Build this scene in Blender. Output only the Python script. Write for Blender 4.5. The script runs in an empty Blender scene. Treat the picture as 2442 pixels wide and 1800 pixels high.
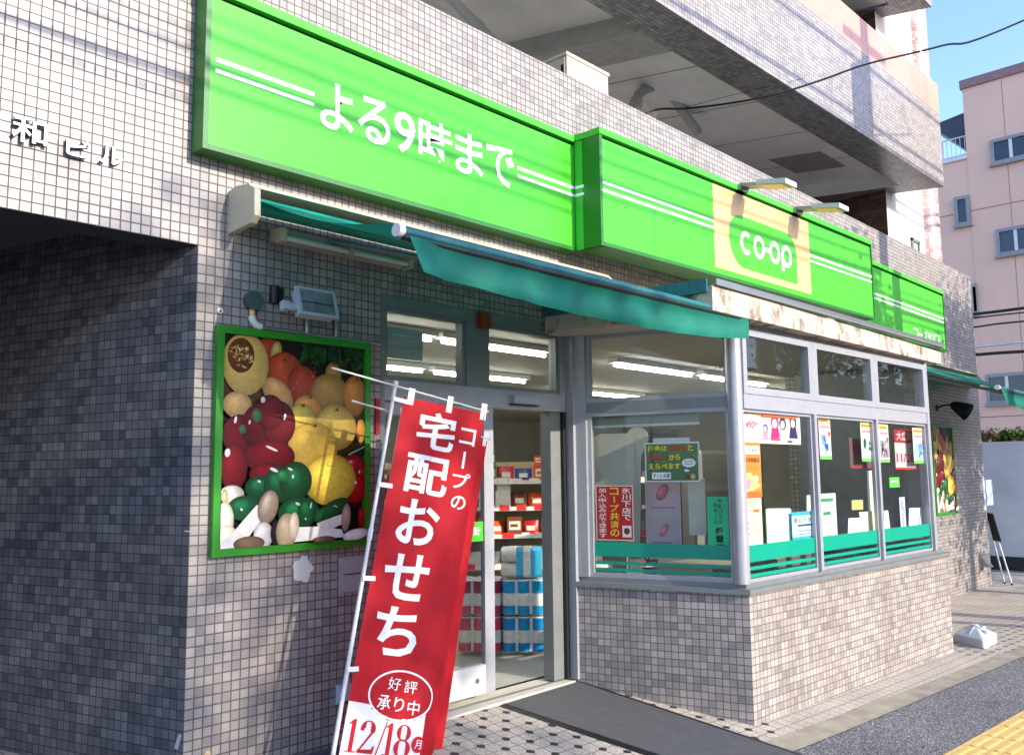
import bpy, math, random
from mathutils import Vector, Matrix
from math import sin, cos, pi, radians, sqrt
rnd = random.Random(7)
SC = bpy.context.scene
COL = SC.collection

# ------------------------------------------------------------------ camera, sky, sun, exposure
FOC, CX, CY = 2063.33, 1221.0, 900.0
YAW, PITCH, ROLL = radians(46.29124), radians(6.40653), radians(-0.63548)
CAM = Vector((-2.06599, -4.23960, 1.48804))
_f = Vector((sin(YAW)*cos(PITCH), cos(YAW)*cos(PITCH), sin(PITCH)))
_r = Vector((cos(YAW), -sin(YAW), 0)); _u = _r.cross(_f)
RIGHT = _r*cos(ROLL)+_u*sin(ROLL); UP = _u*cos(ROLL)-_r*sin(ROLL); FWD = _f
cd = bpy.data.cameras.new('camera'); cam = bpy.data.objects.new('camera', cd); COL.objects.link(cam)
cd.sensor_width = 36; cd.lens = FOC/2442*36; cd.clip_end = 500; cd.clip_start = 0.05
cam.matrix_world = Matrix(((RIGHT.x, UP.x, -FWD.x, CAM.x), (RIGHT.y, UP.y, -FWD.y, CAM.y), (RIGHT.z, UP.z, -FWD.z, CAM.z), (0, 0, 0, 1)))
SC.camera = cam
SUNV = Vector((0.155, -1.0, 0.41)).normalized()
W = bpy.data.worlds.new('World'); SC.world = W; W.use_nodes = True
nt = W.node_tree; bg = nt.nodes['Background']
sky = nt.nodes.new('ShaderNodeTexSky'); sky.sky_type = 'NISHITA'; sky.sun_disc = False
sky.sun_elevation = math.asin(SUNV.z); sky.sun_rotation = math.atan2(SUNV.x, SUNV.y)
sky.air_density = 1.0; sky.dust_density = 1.0; sky.ozone_density = 3.0
tint = nt.nodes.new('ShaderNodeMix'); tint.data_type = 'RGBA'; tint.blend_type = 'MULTIPLY'; tint.inputs[0].default_value = 1; tint.inputs[7].default_value = (.95, .95, 1.09, 1)
nt.links.new(sky.outputs[0], tint.inputs[6]); nt.links.new(tint.outputs[2], bg.inputs[0]); bg.inputs[1].default_value = 0.15
sd = bpy.data.lights.new('sun', 'SUN'); sd.energy = 2.0; sd.angle = radians(0.53); sd.color = (1.0, 0.885, 0.74)
so = bpy.data.objects.new('sun', sd); COL.objects.link(so); so.rotation_euler = SUNV.to_track_quat('Z', 'Y').to_euler(); so.location = (5, -20, 15)
SC.view_settings.view_transform = 'Standard'; SC.view_settings.look = 'None'
SC.view_settings.exposure = 1.7; SC.view_settings.gamma = 1
try:
    SC.cycles.use_denoising = True; SC.cycles.denoiser = 'OPENIMAGEDENOISE'
    SC.cycles.max_bounces = 8; SC.cycles.transparent_max_bounces = 16; SC.cycles.caustics_reflective = False; SC.cycles.caustics_refractive = False
    SC.cycles.sample_clamp_indirect = 6
except Exception: pass

# ------------------------------------------------------------------ rays: a photo position met with a real plane
S = 2442/2241
def ray(x, y): return RIGHT*((x*S-CX)/FOC) - UP*((y*S-CY)/FOC) + FWD
def Yp(x, y, Y=0.0): d = ray(x, y); return CAM+d*((Y-CAM.y)/d.y)
def Xp(x, y, X): d = ray(x, y); return CAM+d*((X-CAM.x)/d.x)
def Zp(x, y, Z): d = ray(x, y); return CAM+d*((Z-CAM.z)/d.z)
def At(x, y, t): return CAM+ray(x, y)*t
class Fr:
    """a plane with right, up and outward directions"""
    def __init__(s, O, R, U=(0, 0, 1)):
        s.O = Vector(O); s.R = Vector(R).normalized(); s.U = Vector(U).normalized(); s.N = s.R.cross(s.U).normalized()
    def p(s, u, v, n=0.0): return s.O+s.R*u+s.U*v+s.N*n
    def px(s, x, y, n=0.0):
        d = ray(x, y); q = s.O+s.N*n; t = (q-CAM).dot(s.N)/d.dot(s.N); w = CAM+d*t-s.O
        return w.dot(s.R), w.dot(s.U)
    def off(s, n): return Fr(s.O+s.N*n, s.R, s.U)

# ------------------------------------------------------------------ materials
def lin(c):
    return tuple(((v/255)/12.92 if v/255 <= .04045 else ((v/255+.055)/1.055)**2.4) for v in c)
MATS = {}
def _new(name):
    m = bpy.data.materials.new(name); m.use_nodes = True; n = m.node_tree; b = n.nodes['Principled BSDF']; MATS[name] = m
    return m, n, b
def N(n, t, **k):
    o = n.nodes.new(t)
    for a, v in k.items():
        if a[0] == 'i' and a[1:].isdigit(): o.inputs[int(a[1:])].default_value = v
        else: setattr(o, a, v)
    return o
def math_(n, op, a, b=None, c=None):
    o = n.nodes.new('ShaderNodeMath'); o.operation = op
    for i, v in enumerate((a, b, c)):
        if v is None: continue
        if isinstance(v, (int, float)): o.inputs[i].default_value = v
        else: n.links.new(v, o.inputs[i])
    return o.outputs[0]
def mix(n, f, a, b, mode='MIX'):
    o = n.nodes.new('ShaderNodeMix'); o.data_type = 'RGBA'; o.blend_type = mode
    for i, v in ((0, f), (6, a), (7, b)):
        if isinstance(v, (int, float)): o.inputs[i].default_value = v
        elif isinstance(v, tuple): o.inputs[i].default_value = (*v[:3], 1)
        else: n.links.new(v, o.inputs[i])
    return o.outputs[2]
def pos(n): return N(n, 'ShaderNodeNewGeometry').outputs['Position']
def noise(n, scale, detail=3, vec=None, rough=.55):
    o = N(n, 'ShaderNodeTexNoise'); o.inputs['Scale'].default_value = scale; o.inputs['Detail'].default_value = detail; o.inputs['Roughness'].default_value = rough
    n.links.new(vec if vec else pos(n), o.inputs['Vector']); return o.outputs['Fac']
def ramp(n, fac, stops):
    o = N(n, 'ShaderNodeValToRGB'); e = o.color_ramp.elements
    while len(e) < len(stops): e.new(.5)
    for q, (p, c) in zip(e, stops): q.position = p; q.color = (*(c if isinstance(c, tuple) else (c, c, c)), 1)
    n.links.new(fac, o.inputs[0]); return o.outputs[0]
def bump(n, b, h, s, d=.01):
    o = N(n, 'ShaderNodeBump'); o.inputs['Strength'].default_value = s; o.inputs['Distance'].default_value = d
    n.links.new(h, o.inputs['Height']); n.links.new(o.outputs[0], b.inputs['Normal'])
def flat(name, c, rough=.5, metal=0, var=.12, vs=9, spec=.5, coat=0, bmp=0, srgb=True):
    """plain surface with slight mottling and wear"""
    m, n, b = _new(name); c = lin(c) if srgb else c
    f = noise(n, vs, 4); k = ramp(n, f, [(.3, tuple(v*(1-var) for v in c)), (.7, tuple(min(1, v*(1+var)) for v in c))])
    n.links.new(k, b.inputs['Base Color']); b.inputs['Roughness'].default_value = rough; b.inputs['Metallic'].default_value = metal
    b.inputs['Specular IOR Level'].default_value = spec; b.inputs['Coat Weight'].default_value = coat
    if bmp: bump(n, b, noise(n, vs*8, 3), bmp)
    return m
def tile(name, tones, joint, p=.05, j=.0042, grime=.35, rough=.32, pv=None):
    """square mosaic tiles on UVs in metres, tone by tile and by pair of tiles"""
    m, n, b = _new(name); uv = N(n, 'ShaderNodeUVMap'); uv.uv_map = 'UVMap'
    sx = N(n, 'ShaderNodeSeparateXYZ'); n.links.new(uv.outputs[0], sx.inputs[0]); pv = pv or p
    a = math_(n, 'DIVIDE', sx.outputs[0], p); c = math_(n, 'DIVIDE', sx.outputs[1], pv)
    fa, fc = math_(n, 'FLOOR', a), math_(n, 'FLOOR', c)
    def wn(x, y, seed):
        cb = N(n, 'ShaderNodeCombineXYZ'); n.links.new(x, cb.inputs[0]); n.links.new(y, cb.inputs[1]); cb.inputs[2].default_value = seed
        w = N(n, 'ShaderNodeTexWhiteNoise'); n.links.new(cb.outputs[0], w.inputs['Vector']); return w.outputs['Value']
    r1 = wn(fa, fc, 1.5); r2 = wn(math_(n, 'FLOOR', math_(n, 'DIVIDE', a, 2)), fc, 7.5)
    t = math_(n, 'ADD', math_(n, 'MULTIPLY', r1, .5), math_(n, 'MULTIPLY', r2, .5))
    k = ramp(n, t, [(.15+.7*i/(len(tones)-1), lin(q)) for i, q in enumerate(tones)])
    g = ramp(n, noise(n, 1.6, 5), [(.35, 1-grime), (.62, 1.0)]); k = mix(n, 1.0, k, g, 'MULTIPLY')
    mp = N(n, 'ShaderNodeMapping'); mp.inputs['Scale'].default_value = (5, 5, .35); n.links.new(pos(n), mp.inputs[0]); k = mix(n, 1.0, k, ramp(n, noise(n, 1.0, 6, mp.outputs[0], .65), [(.34, (.86, .84, .82)), (.47, 1.0)]), 'MULTIPLY')
    ja = math_(n, 'ABSOLUTE', math_(n, 'SUBTRACT', math_(n, 'FRACT', a), .5)); jc = math_(n, 'ABSOLUTE', math_(n, 'SUBTRACT', math_(n, 'FRACT', c), .5))
    jm = math_(n, 'MAXIMUM', math_(n, 'GREATER_THAN', ja, .5-j/2/p), math_(n, 'GREATER_THAN', jc, .5-j/2/pv))
    n.links.new(mix(n, jm, k, lin(joint)), b.inputs['Base Color'])
    n.links.new(math_(n, 'ADD', math_(n, 'MULTIPLY', jm, .5), rough), b.inputs['Roughness'])
    h = math_(n, 'ADD', math_(n, 'SUBTRACT', 1.0, jm), math_(n, 'MULTIPLY', r1, .25)); bump(n, b, h, .35, .003)
    return m
def paint_mat(name, rough=.5, coat=0, transl=0):
    m, n, b = _new(name); a = N(n, 'ShaderNodeAttribute', attribute_name='Col'); v = ramp(n, noise(n, 14, 3), [(.3, .92), (.7, 1.0)])
    n.links.new(mix(n, 1.0, a.outputs['Color'], v, 'MULTIPLY'), b.inputs['Base Color']); b.inputs['Roughness'].default_value = rough
    b.inputs['Coat Weight'].default_value = coat; b.inputs['Coat Roughness'].default_value = .15
    return m
def print_mat(name):
    m, n, b = _new(name); a = N(n, 'ShaderNodeAttribute', attribute_name='Col'); k = mix(n, 1.0, a.outputs['Color'], ramp(n, noise(n, 30, 5), [(.3, .86), (.68, 1.08)]), 'MULTIPLY'); k = mix(n, 1.0, k, ramp(n, noise(n, 260, 2), [(.3, .93), (.7, 1.04)]), 'MULTIPLY')
    n.links.new(k, b.inputs['Base Color']); b.inputs['Roughness'].default_value = .35; b.inputs['Specular IOR Level'].default_value = .3; return m
def cloth(name, c, transl=.35, rough=.7):
    m, n, b = _new(name); c = lin(c); f = noise(n, 5, 4); k = ramp(n, f, [(.3, tuple(v*.8 for v in c)), (.7, tuple(min(1, v*1.15) for v in c))])
    n.links.new(k, b.inputs['Base Color']); b.inputs['Roughness'].default_value = rough
    t = N(n, 'ShaderNodeBsdfTranslucent'); n.links.new(k, t.inputs[0]); x = N(n, 'ShaderNodeMixShader', i0=transl)
    n.links.new(b.outputs[0], x.inputs[1]); n.links.new(t.outputs[0], x.inputs[2]); n.links.new(x.outputs[0], n.nodes['Material Output'].inputs[0])
    return m
def glass(name, tint=(.82, .88, .86), base=.06):
    m, n, b = _new(name); n.nodes.remove(b); lw = N(n, 'ShaderNodeLayerWeight'); lw.inputs[0].default_value = .5
    f = math_(n, 'ADD', math_(n, 'MULTIPLY', math_(n, 'POWER', lw.outputs['Facing'], 4.0), .55), base)
    tr = N(n, 'ShaderNodeBsdfTransparent'); tr.inputs[0].default_value = (*tint, 1); g = N(n, 'ShaderNodeBsdfGlossy'); g.inputs['Roughness'].default_value = .015
    x = N(n, 'ShaderNodeMixShader'); n.links.new(f, x.inputs[0]); n.links.new(tr.outputs[0], x.inputs[1]); n.links.new(g.outputs[0], x.inputs[2])
    n.links.new(x.outputs[0], n.nodes['Material Output'].inputs[0]); return m
def emit(name, c, s):
    m, n, b = _new(name); e = N(n, 'ShaderNodeEmission'); e.inputs[0].default_value = (*c, 1); e.inputs[1].default_value = s
    n.links.new(e.outputs[0], n.nodes['Material Output'].inputs[0]); return m

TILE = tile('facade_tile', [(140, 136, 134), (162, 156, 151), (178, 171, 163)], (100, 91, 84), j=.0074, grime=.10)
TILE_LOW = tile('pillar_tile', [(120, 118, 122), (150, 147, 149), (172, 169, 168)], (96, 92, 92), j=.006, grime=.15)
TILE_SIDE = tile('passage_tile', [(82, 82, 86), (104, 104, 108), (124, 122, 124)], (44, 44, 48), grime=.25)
TILE_BAY = tile('bay_tile', [(140, 136, 136), (168, 161, 156), (186, 178, 170)], (100, 90, 80), j=.006, grime=.2)
TILE_PINK = tile('pink_tile', [(206, 150, 128), (216, 160, 136)], (176, 128, 112), grime=.1)
TILE_BROWN = tile('brown_tile', [(78, 56, 48), (98, 72, 60), (112, 84, 70)], (60, 50, 46), p=.1, pv=.06, rough=.25)
TILE_PILLAR = tile('pillar_round_tile', [(176, 140, 128), (206, 176, 166), (226, 206, 198)], (120, 96, 90), p=.1, pv=.06, rough=.18)
SOFFIT = flat('soffit_paint', (238, 238, 228), .8, var=.12, vs=1.2)
CONC = flat('raw_concrete', (166, 160, 148), .85, var=.2, vs=6, bmp=.2)
DARK = flat('dark_joint_shade', (28, 28, 28), .7)
ALU = flat('aluminium', (166, 168, 174), .4, .25, var=.05, vs=12)
ALUD = flat('dull_aluminium', (132, 136, 136), .42, .3, var=.08)
STEEL = flat('steel', (150, 152, 154), .35, .7, var=.08)
WHITEP = flat('white_paint', (224, 222, 216), .45, var=.05)
BEIGEP = flat('beige_metal', (198, 189, 160), .5, var=.07)
GREYP = flat('grey_plastic', (188, 194, 198), .45, var=.06)
BLACKP = flat('black_plastic', (24, 24, 26), .5)
DKGREY = flat('dark_grey_plastic', (62, 66, 78), .5)
GREEN = flat('sign_green', (76, 188, 54), .38, var=.04, vs=2, spec=.25)
def sign_face(name, c):
    m, n, b = _new(name); c = lin(c); mp = N(n, 'ShaderNodeMapping'); mp.inputs['Scale'].default_value = (9, 9, .5); n.links.new(pos(n), mp.inputs[0])
    k = ramp(n, noise(n, .8, 3), [(.3, tuple(v*.94 for v in c)), (.7, tuple(v*1.05 for v in c))]); k = mix(n, 1.0, k, ramp(n, noise(n, 1.0, 6, mp.outputs[0], .7), [(.33, (.86, .86, .82)), (.46, 1.0)]), 'MULTIPLY')
    n.links.new(k, b.inputs['Base Color']); b.inputs['Roughness'].default_value = .36; b.inputs['Specular IOR Level'].default_value = .28; return m
GREEN = sign_face('sign_face_green', (76, 188, 54))
GREEND = flat('sign_green_edge', (34, 112, 34), .4, var=.08)
GREENF = flat('frame_green', (40, 140, 30), .38, var=.08)
CREAM = flat('sign_cream', (236, 190, 128), .35, var=.03, vs=2)
WHITEV = flat('white_vinyl', (246, 246, 244), .4, var=.02)
TEAL = cloth('awning_teal', (12, 128, 108), .30)
TEALB = flat('awning_bar', (34, 104, 108), .5, 0, var=.2, vs=20)
TEALS = flat('teal_decal', (0, 150, 122), .35, var=.03)
PAINT = paint_mat('printed_paper', .45)
PRINT = print_mat('photo_print')
GLASS = glass('window_glass', (.92, .95, .94), .035)
GLASSD = glass('door_glass', (.72, .78, .77), .06)
GLASSF = flat('far_glass', (46, 54, 62), .08, var=.2, vs=2, spec=.7)
TUBE = emit('fluorescent_tube', (1.0, .97, .90), 14.0)
RED = cloth('banner_red', (204, 22, 36), .25)
CEIL = flat('ceiling_board', (196, 192, 178), .8, var=.05, vs=2)
FLOOR = flat('vinyl_floor', (178, 178, 168), .35, var=.08, vs=2)
WALLIN = flat('inner_wall', (176, 174, 164), .8, var=.1, vs=2)
RUBBER = flat('rubber_mat', (78, 79, 81), .85, var=.12, vs=18, bmp=.25)
ROADM = None

def stained(name):
    m, n, b = _new(name)
    mp = N(n, 'ShaderNodeMapping'); mp.inputs['Scale'].default_value = (1.6, 1.6, 1.0); n.links.new(pos(n), mp.inputs[0])
    f = noise(n, 3.2, 9, mp.outputs[0], .75); k = ramp(n, f, [(.36, lin((78, 70, 62))), (.44, lin((142, 128, 114))), (.51, lin((196, 180, 162))), (.75, lin((208, 192, 174)))])
    n.links.new(k, b.inputs['Base Color']); b.inputs['Roughness'].default_value = .9; bump(n, b, f, .3); return m
STAIN = stained('stained_concrete')
def asphalt():
    m, n, b = _new('asphalt'); v = N(n, 'ShaderNodeTexVoronoi'); v.inputs['Scale'].default_value = 110; n.links.new(pos(n), v.inputs['Vector'])
    sp = N(n, 'ShaderNodeSeparateColor'); n.links.new(v.outputs['Color'], sp.inputs[0])
    k = ramp(n, sp.outputs[0], [(.0, lin((76, 75, 76))), (.6, lin((116, 114, 114))), (.9, lin((166, 164, 162)))])
    k = mix(n, 1.0, k, ramp(n, noise(n, 1.2, 5), [(.3, .72), (.7, 1.05)]), 'MULTIPLY')
    n.links.new(k, b.inputs['Base Color']); b.inputs['Roughness'].default_value = .85; bump(n, b, v.outputs['Distance'], .8, .006); return m
ASPH = asphalt()
KERBM = flat('kerb_concrete', (150, 142, 124), .9, var=.2, vs=7, bmp=.3)
YELLOW = flat('tactile_yellow', (222, 186, 112), .75, var=.1, vs=12, bmp=.15)
def paving():
    """small pale granite-look tiles, with dark cabochons at every second crossing near the entrance"""
    m, n, b = _new('paving_tile'); sx = N(n, 'ShaderNodeSeparateXYZ'); n.links.new(pos(n), sx.inputs[0])
    X = math_(n, 'SUBTRACT', sx.outputs[0], 1.807); Yv = math_(n, 'SUBTRACT', sx.outputs[1], -.055)
    a = math_(n, 'ADD', math_(n, 'MULTIPLY', X, 10.0), math_(n, 'MULTIPLY', Yv, -.55)); c = math_(n, 'ADD', math_(n, 'MULTIPLY', Yv, 9.5), math_(n, 'MULTIPLY', X, .4))
    ra, rc = math_(n, 'ROUND', a), math_(n, 'ROUND', c); da = math_(n, 'ABSOLUTE', math_(n, 'SUBTRACT', a, ra)); dc = math_(n, 'ABSOLUTE', math_(n, 'SUBTRACT', c, rc))
    joint = math_(n, 'LESS_THAN', math_(n, 'MINIMUM', da, dc), .028)
    par = math_(n, 'LESS_THAN', math_(n, 'ABSOLUTE', math_(n, 'SUBTRACT', math_(n, 'FRACT', math_(n, 'ADD', math_(n, 'MULTIPLY', math_(n, 'ADD', ra, rc), .5), .25)), .25)), .1)
    wob = math_(n, 'MULTIPLY', math_(n, 'SUBTRACT', noise(n, 60, 2), .5), .16)
    dot = math_(n, 'LESS_THAN', math_(n, 'ADD', math_(n, 'MAXIMUM', math_(n, 'MULTIPLY', math_(n, 'ADD', da, dc), .72), math_(n, 'MAXIMUM', da, dc)), wob), .25)
    near = math_(n, 'LESS_THAN', sx.outputs[0], 7.6); edge = math_(n, 'LESS_THAN', sx.outputs[1], -1.25)
    dot = math_(n, 'MULTIPLY', math_(n, 'MULTIPLY', dot, par), math_(n, 'MAXIMUM', near, edge))
    clear = math_(n, 'MULTIPLY', math_(n, 'GREATER_THAN', sx.outputs[0], 3.5), math_(n, 'LESS_THAN', sx.outputs[0], 6.9)); dot = math_(n, 'MULTIPLY', dot, math_(n, 'SUBTRACT', 1.0, clear))
    v = N(n, 'ShaderNodeTexVoronoi'); v.inputs['Scale'].default_value = 190; n.links.new(pos(n), v.inputs['Vector']); sp = N(n, 'ShaderNodeSeparateColor'); n.links.new(v.outputs['Color'], sp.inputs[0])
    k = ramp(n, sp.outputs[0], [(.0, lin((128, 122, 112))), (.3, lin((182, 172, 158))), (.8, lin((210, 198, 180)))])
    k = mix(n, 1.0, k, ramp(n, noise(n, 2.2, 5), [(.3, .78), (.7, 1.05)]), 'MULTIPLY')
    k = mix(n, joint, k, lin((92, 84, 74))); k = mix(n, dot, k, lin((44, 42, 40)))
    n.links.new(k, b.inputs['Base Color']); b.inputs['Roughness'].default_value = .7; bump(n, b, math_(n, 'SUBTRACT', 1.0, joint), .3, .003); return m
PAVE = paving()
LEAF = None
def leafm(name, a, b_):
    m, n, b = _new(name); f = noise(n, 3.5, 3); k = ramp(n, f, [(.3, lin(a)), (.7, lin(b_))]); n.links.new(k, b.inputs['Base Color']); b.inputs['Roughness'].default_value = .6
    t = N(n, 'ShaderNodeBsdfTranslucent'); n.links.new(k, t.inputs[0]); x = N(n, 'ShaderNodeMixShader', i0=.25); n.links.new(b.outputs[0], x.inputs[1]); n.links.new(t.outputs[0], x.inputs[2])
    n.links.new(x.outputs[0], n.nodes['Material Output'].inputs[0]); return m
LEAF = leafm('leaf_green', (52, 84, 30), (120, 150, 50)); LEAFR = leafm('leaf_reddish', (96, 60, 52), (120, 110, 60)); BARK = flat('bark', (84, 70, 58), .9, var=.3, vs=20)

# ------------------------------------------------------------------ mesh building
LOC = {}
class MB:
    def __init__(s): s.v = []; s.f = []; s.m = []; s.uv = []; s.c = []; s.mats = []; s.sm = []
    def mi(s, m):
        if m not in s.mats: s.mats.append(m)
        return s.mats.index(m)
    def poly(s, pts, m, uv=None, col=None, smooth=False):
        i = len(s.v); s.v += [Vector(p) for p in pts]; k = len(pts); s.f.append(tuple(range(i, i+k))); s.m.append(s.mi(m)); s.sm.append(smooth)
        if uv is None:
            n = Vector((0, 0, 0)); P = s.v[i:]
            for a in range(k): n += P[a].cross(P[(a+1) % k])
            if n.length < 1e-12: n = Vector((0, 0, 1))
            n.normalize()
            if abs(n.z) > .8: uv = [(p.x, p.y) for p in P]
            else:
                t = Vector((-n.y, n.x, 0)).normalized()
                if abs(t.x) >= abs(t.y): t = t if t.x > 0 else -t
                else: t = t if t.y > 0 else -t
                uv = [(p.dot(t), p.z) for p in P]
        s.uv += list(uv); s.c += (list(col) if isinstance(col, list) else [col or (1, 1, 1)]*k)
    def grid(s, rows, m, smooth=True, col=None, closeu=False):
        """rows of points joined into a quad sheet with shared vertices"""
        i = len(s.v); w = len(rows[0])
        for r in rows: s.v += [Vector(p) for p in r]
        q = s.mi(m)
        for a in range(len(rows)-1):
            for b in range(w if closeu else w-1):
                b2 = (b+1) % w
                s.f.append((i+a*w+b, i+a*w+b2, i+(a+1)*w+b2, i+(a+1)*w+b)); s.m.append(q); s.sm.append(smooth)
                s.uv += [(b/w, a), (b2/w, a), (b2/w, a+1), (b/w, a+1)]; s.c += [col or (1, 1, 1)]*4
    def box(s, a, b, m, col=None, fr=None, skip=''):
        """box between corners; in a frame the three axes are right, up, outward"""
        P = (lambda x, y, z: fr.p(x, y, z)) if fr else (lambda x, y, z: Vector((x, y, z)))
        (x0, x1), (y0, y1), (z0, z1) = [sorted((a[i], b[i])) for i in range(3)]
        q = [P(x, y, z) for z in (z0, z1) for y in (y0, y1) for x in (x0, x1)]
        F = {'z-': (0, 2, 3, 1), 'z+': (4, 5, 7, 6), 'y-': (0, 1, 5, 4), 'y+': (2, 6, 7, 3), 'x-': (0, 4, 6, 2), 'x+': (1, 3, 7, 5)}
        for k, f in F.items():
            if k not in skip: s.poly([q[j] for j in f], m, None, col)
    def prism(s, pts, m, d, col=None, ms=None):
        """flat polygon pushed along vector d"""
        d = Vector(d); A = [Vector(p) for p in pts]; B = [p+d for p in A]
        s.poly(A, m, None, col); s.poly(B[::-1], m, None, col)
        for i in range(len(A)): j = (i+1) % len(A); s.poly([A[i], B[i], B[j], A[j]], ms or m, None, col)
    def tube(s, path, r, m, k=8, caps=True, col=None):
        P = [Vector(p) for p in path]; R = r if isinstance(r, (list, tuple)) else [r]*len(P); rows = []
        t0 = (P[1]-P[0]).normalized(); ref = Vector((0, 0, 1)) if abs(t0.z) < .9 else Vector((1, 0, 0)); n0 = t0.cross(ref).normalized()
        for i, p in enumerate(P):
            t = (P[min(i+1, len(P)-1)]-P[max(i-1, 0)]).normalized(); n0 = (n0-t*n0.dot(t)).normalized(); b0 = t.cross(n0)
            rows.append([p+n0*(R[i]*cos(2*pi*a/k))+b0*(R[i]*sin(2*pi*a/k)) for a in range(k)])
        s.grid(rows, m, k > 6, col, True)
        if caps: s.poly(rows[0][::-1], m, None, col); s.poly(rows[-1], m, None, col)
    def ball(s, c, r, m, k=12, col=None, sc=(1, 1, 1)):
        c = Vector(c); rows = [[c+Vector((r*sc[0]*sin(pi*i/k)*cos(2*pi*j/k), r*sc[1]*sin(pi*i/k)*sin(2*pi*j/k), r*sc[2]*cos(pi*i/k))) for j in range(k)] for i in range(k+1)]
        s.grid(rows, m, True, col, True)
    def text(s, t, fr, box, m, n=0.0, bold=0.0, col=None, depth=0, vertical=False, shear=0, rot=0, ms=None):
        """lettering fitted to the box (u0, v0, u1, v1) of a frame"""
        if vertical:
            u0, v0, u1, v1 = box; k = len(t); h = (v1-v0)/k
            for i, ch in enumerate(t):
                if ch == 'ー': s.poly([fr.p(u0+(u1-u0)*a, v1-h*(i+b), n) for a, b in ((.44, .1), (.58, .1), (.58, .9), (.44, .9))], m, None, col); continue
                sm = .3 if ch in 'のでにが' else 0
                s.text(ch, fr, (u0, v1-h*(i+1)+h*.06, u1, v1-h*i-h*.06), m, n, bold, col, depth)
            return
        V, F = glyphs(t, bold)
        x0 = min(p[0] for p in V); x1 = max(p[0] for p in V); y0 = min(p[1] for p in V); y1 = max(p[1] for p in V)
        u0, v0, u1, v1 = box; a, b = (u1-u0)/max(x1-x0, 1e-6), (v1-v0)/max(y1-y0, 1e-6)
        if abs(x1-x0) < .2*(y1-y0): a = min(a, b)
        cu, cv = (u0+u1)/2, (v0+v1)/2
        def q(p, nn):
            x = u0+(p[0]-x0)*a; y = v0+(p[1]-y0)*b; x += shear*(y-cv)
            if rot: x, y = cu+(x-cu)*cos(rot)-(y-cv)*sin(rot), cv+(x-cu)*sin(rot)+(y-cv)*cos(rot)
            return fr.p(x, y, nn)
        for f in F: s.poly([q(V[i], n+depth) for i in f], m, None, col)
        if depth:
            cnt = {}
            for f in F:
                for i in range(len(f)): e = (f[i], f[(i+1) % len(f)]); cnt[e] = 1
            for (i, j) in cnt:
                if (j, i) not in cnt: s.poly([q(V[i], n), q(V[j], n), q(V[j], n+depth), q(V[i], n+depth)], ms or m, None, col)
    def build(s, name, parent=None, **tags):
        loc = Vector((0, 0, 0)); r = parent
        if parent is not None: loc = LOC.get(parent.name, loc)
        me = bpy.data.meshes.new(name); me.from_pydata([v-loc for v in s.v], [], s.f)
        for m in s.mats: me.materials.append(m)
        me.polygons.foreach_set('material_index', s.m); me.polygons.foreach_set('use_smooth', s.sm)
        ul = me.uv_layers.new(name='UVMap'); ul.data.foreach_set('uv', [x for p in s.uv for x in p])
        ca = me.color_attributes.new('Col', 'FLOAT_COLOR', 'CORNER'); ca.data.foreach_set('color', [x for p in s.c for x in (p[0], p[1], p[2], 1)])
        me.update()
        o = bpy.data.objects.new(name, me); COL.objects.link(o)
        if parent is not None: o.parent = parent; LOC[o.name] = loc
        for k, v in tags.items(): o[k] = v
        return o
GC = {}
def glyphs(t, bold):
    if (t, bold) in GC: return GC[(t, bold)]
    c = bpy.data.curves.new('t', 'FONT'); c.body = t; c.size = 1; c.offset = bold; c.resolution_u = 3
    o = bpy.data.objects.new('t', c); COL.objects.link(o); dg = bpy.context.evaluated_depsgraph_get(); me = bpy.data.meshes.new_from_object(o.evaluated_get(dg))
    V = [(v.co.x, v.co.y) for v in me.vertices]; F = [tuple(p.vertices) for p in me.polygons]
    bpy.data.objects.remove(o); bpy.data.curves.remove(c); bpy.data.meshes.remove(me)
    # weld so that outlines are found
    M = {}; W = []; R = []
    for p in V:
        k = (round(p[0], 5), round(p[1], 5))
        if k not in M: M[k] = len(W); W.append(p)
        R.append(M[k])
    GC[(t, bold)] = (W, [tuple(R[i] for i in f) for f in F]); return GC[(t, bold)]
def thing(name, label, cat, loc=(0, 0, 0), group=None, rz=0):
    o = bpy.data.objects.new(name, None); COL.objects.link(o); o.empty_display_size = .1; o.location = loc; o.rotation_euler = (0, 0, rz); LOC[o.name] = Vector(loc)
    o['label'] = label; o['category'] = cat
    if group: o['group'] = group
    return o
def tag(o, label, cat, group=None):
    o['label'] = label; o['category'] = cat
    if group: o['group'] = group
    return o
def struct(o): o['kind'] = 'structure'; return o
def local(t): LOC[t.name] = Vector((0, 0, 0)); return t     # parts given in the thing's own coordinates
def dup(root, loc, label=None, rz=None):
    r = root.copy(); COL.objects.link(r); r.location = loc
    if rz is not None: r.rotation_euler = (0, 0, rz)
    if label: r['label'] = label
    for ch in list(root.children):
        c = ch.copy(); COL.objects.link(c); c.parent = r
        for g in ch.children: d = g.copy(); COL.objects.link(d); d.parent = c
    return r
FAC = Fr((0, 0, 0), (1, 0, 0))                                  # main facade
A2 = radians(2.0)
BAY = Fr((3.34, -1.26, 0), (cos(A2), -sin(A2), 0))              # front of the window bay
SIDE = Fr((2.98, -.05, 0), (.36, -1.21, 0)); SL = sqrt(.36**2+1.21**2)
def uvfit(fr, *pts): return [fr.px(*p) for p in pts]

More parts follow.
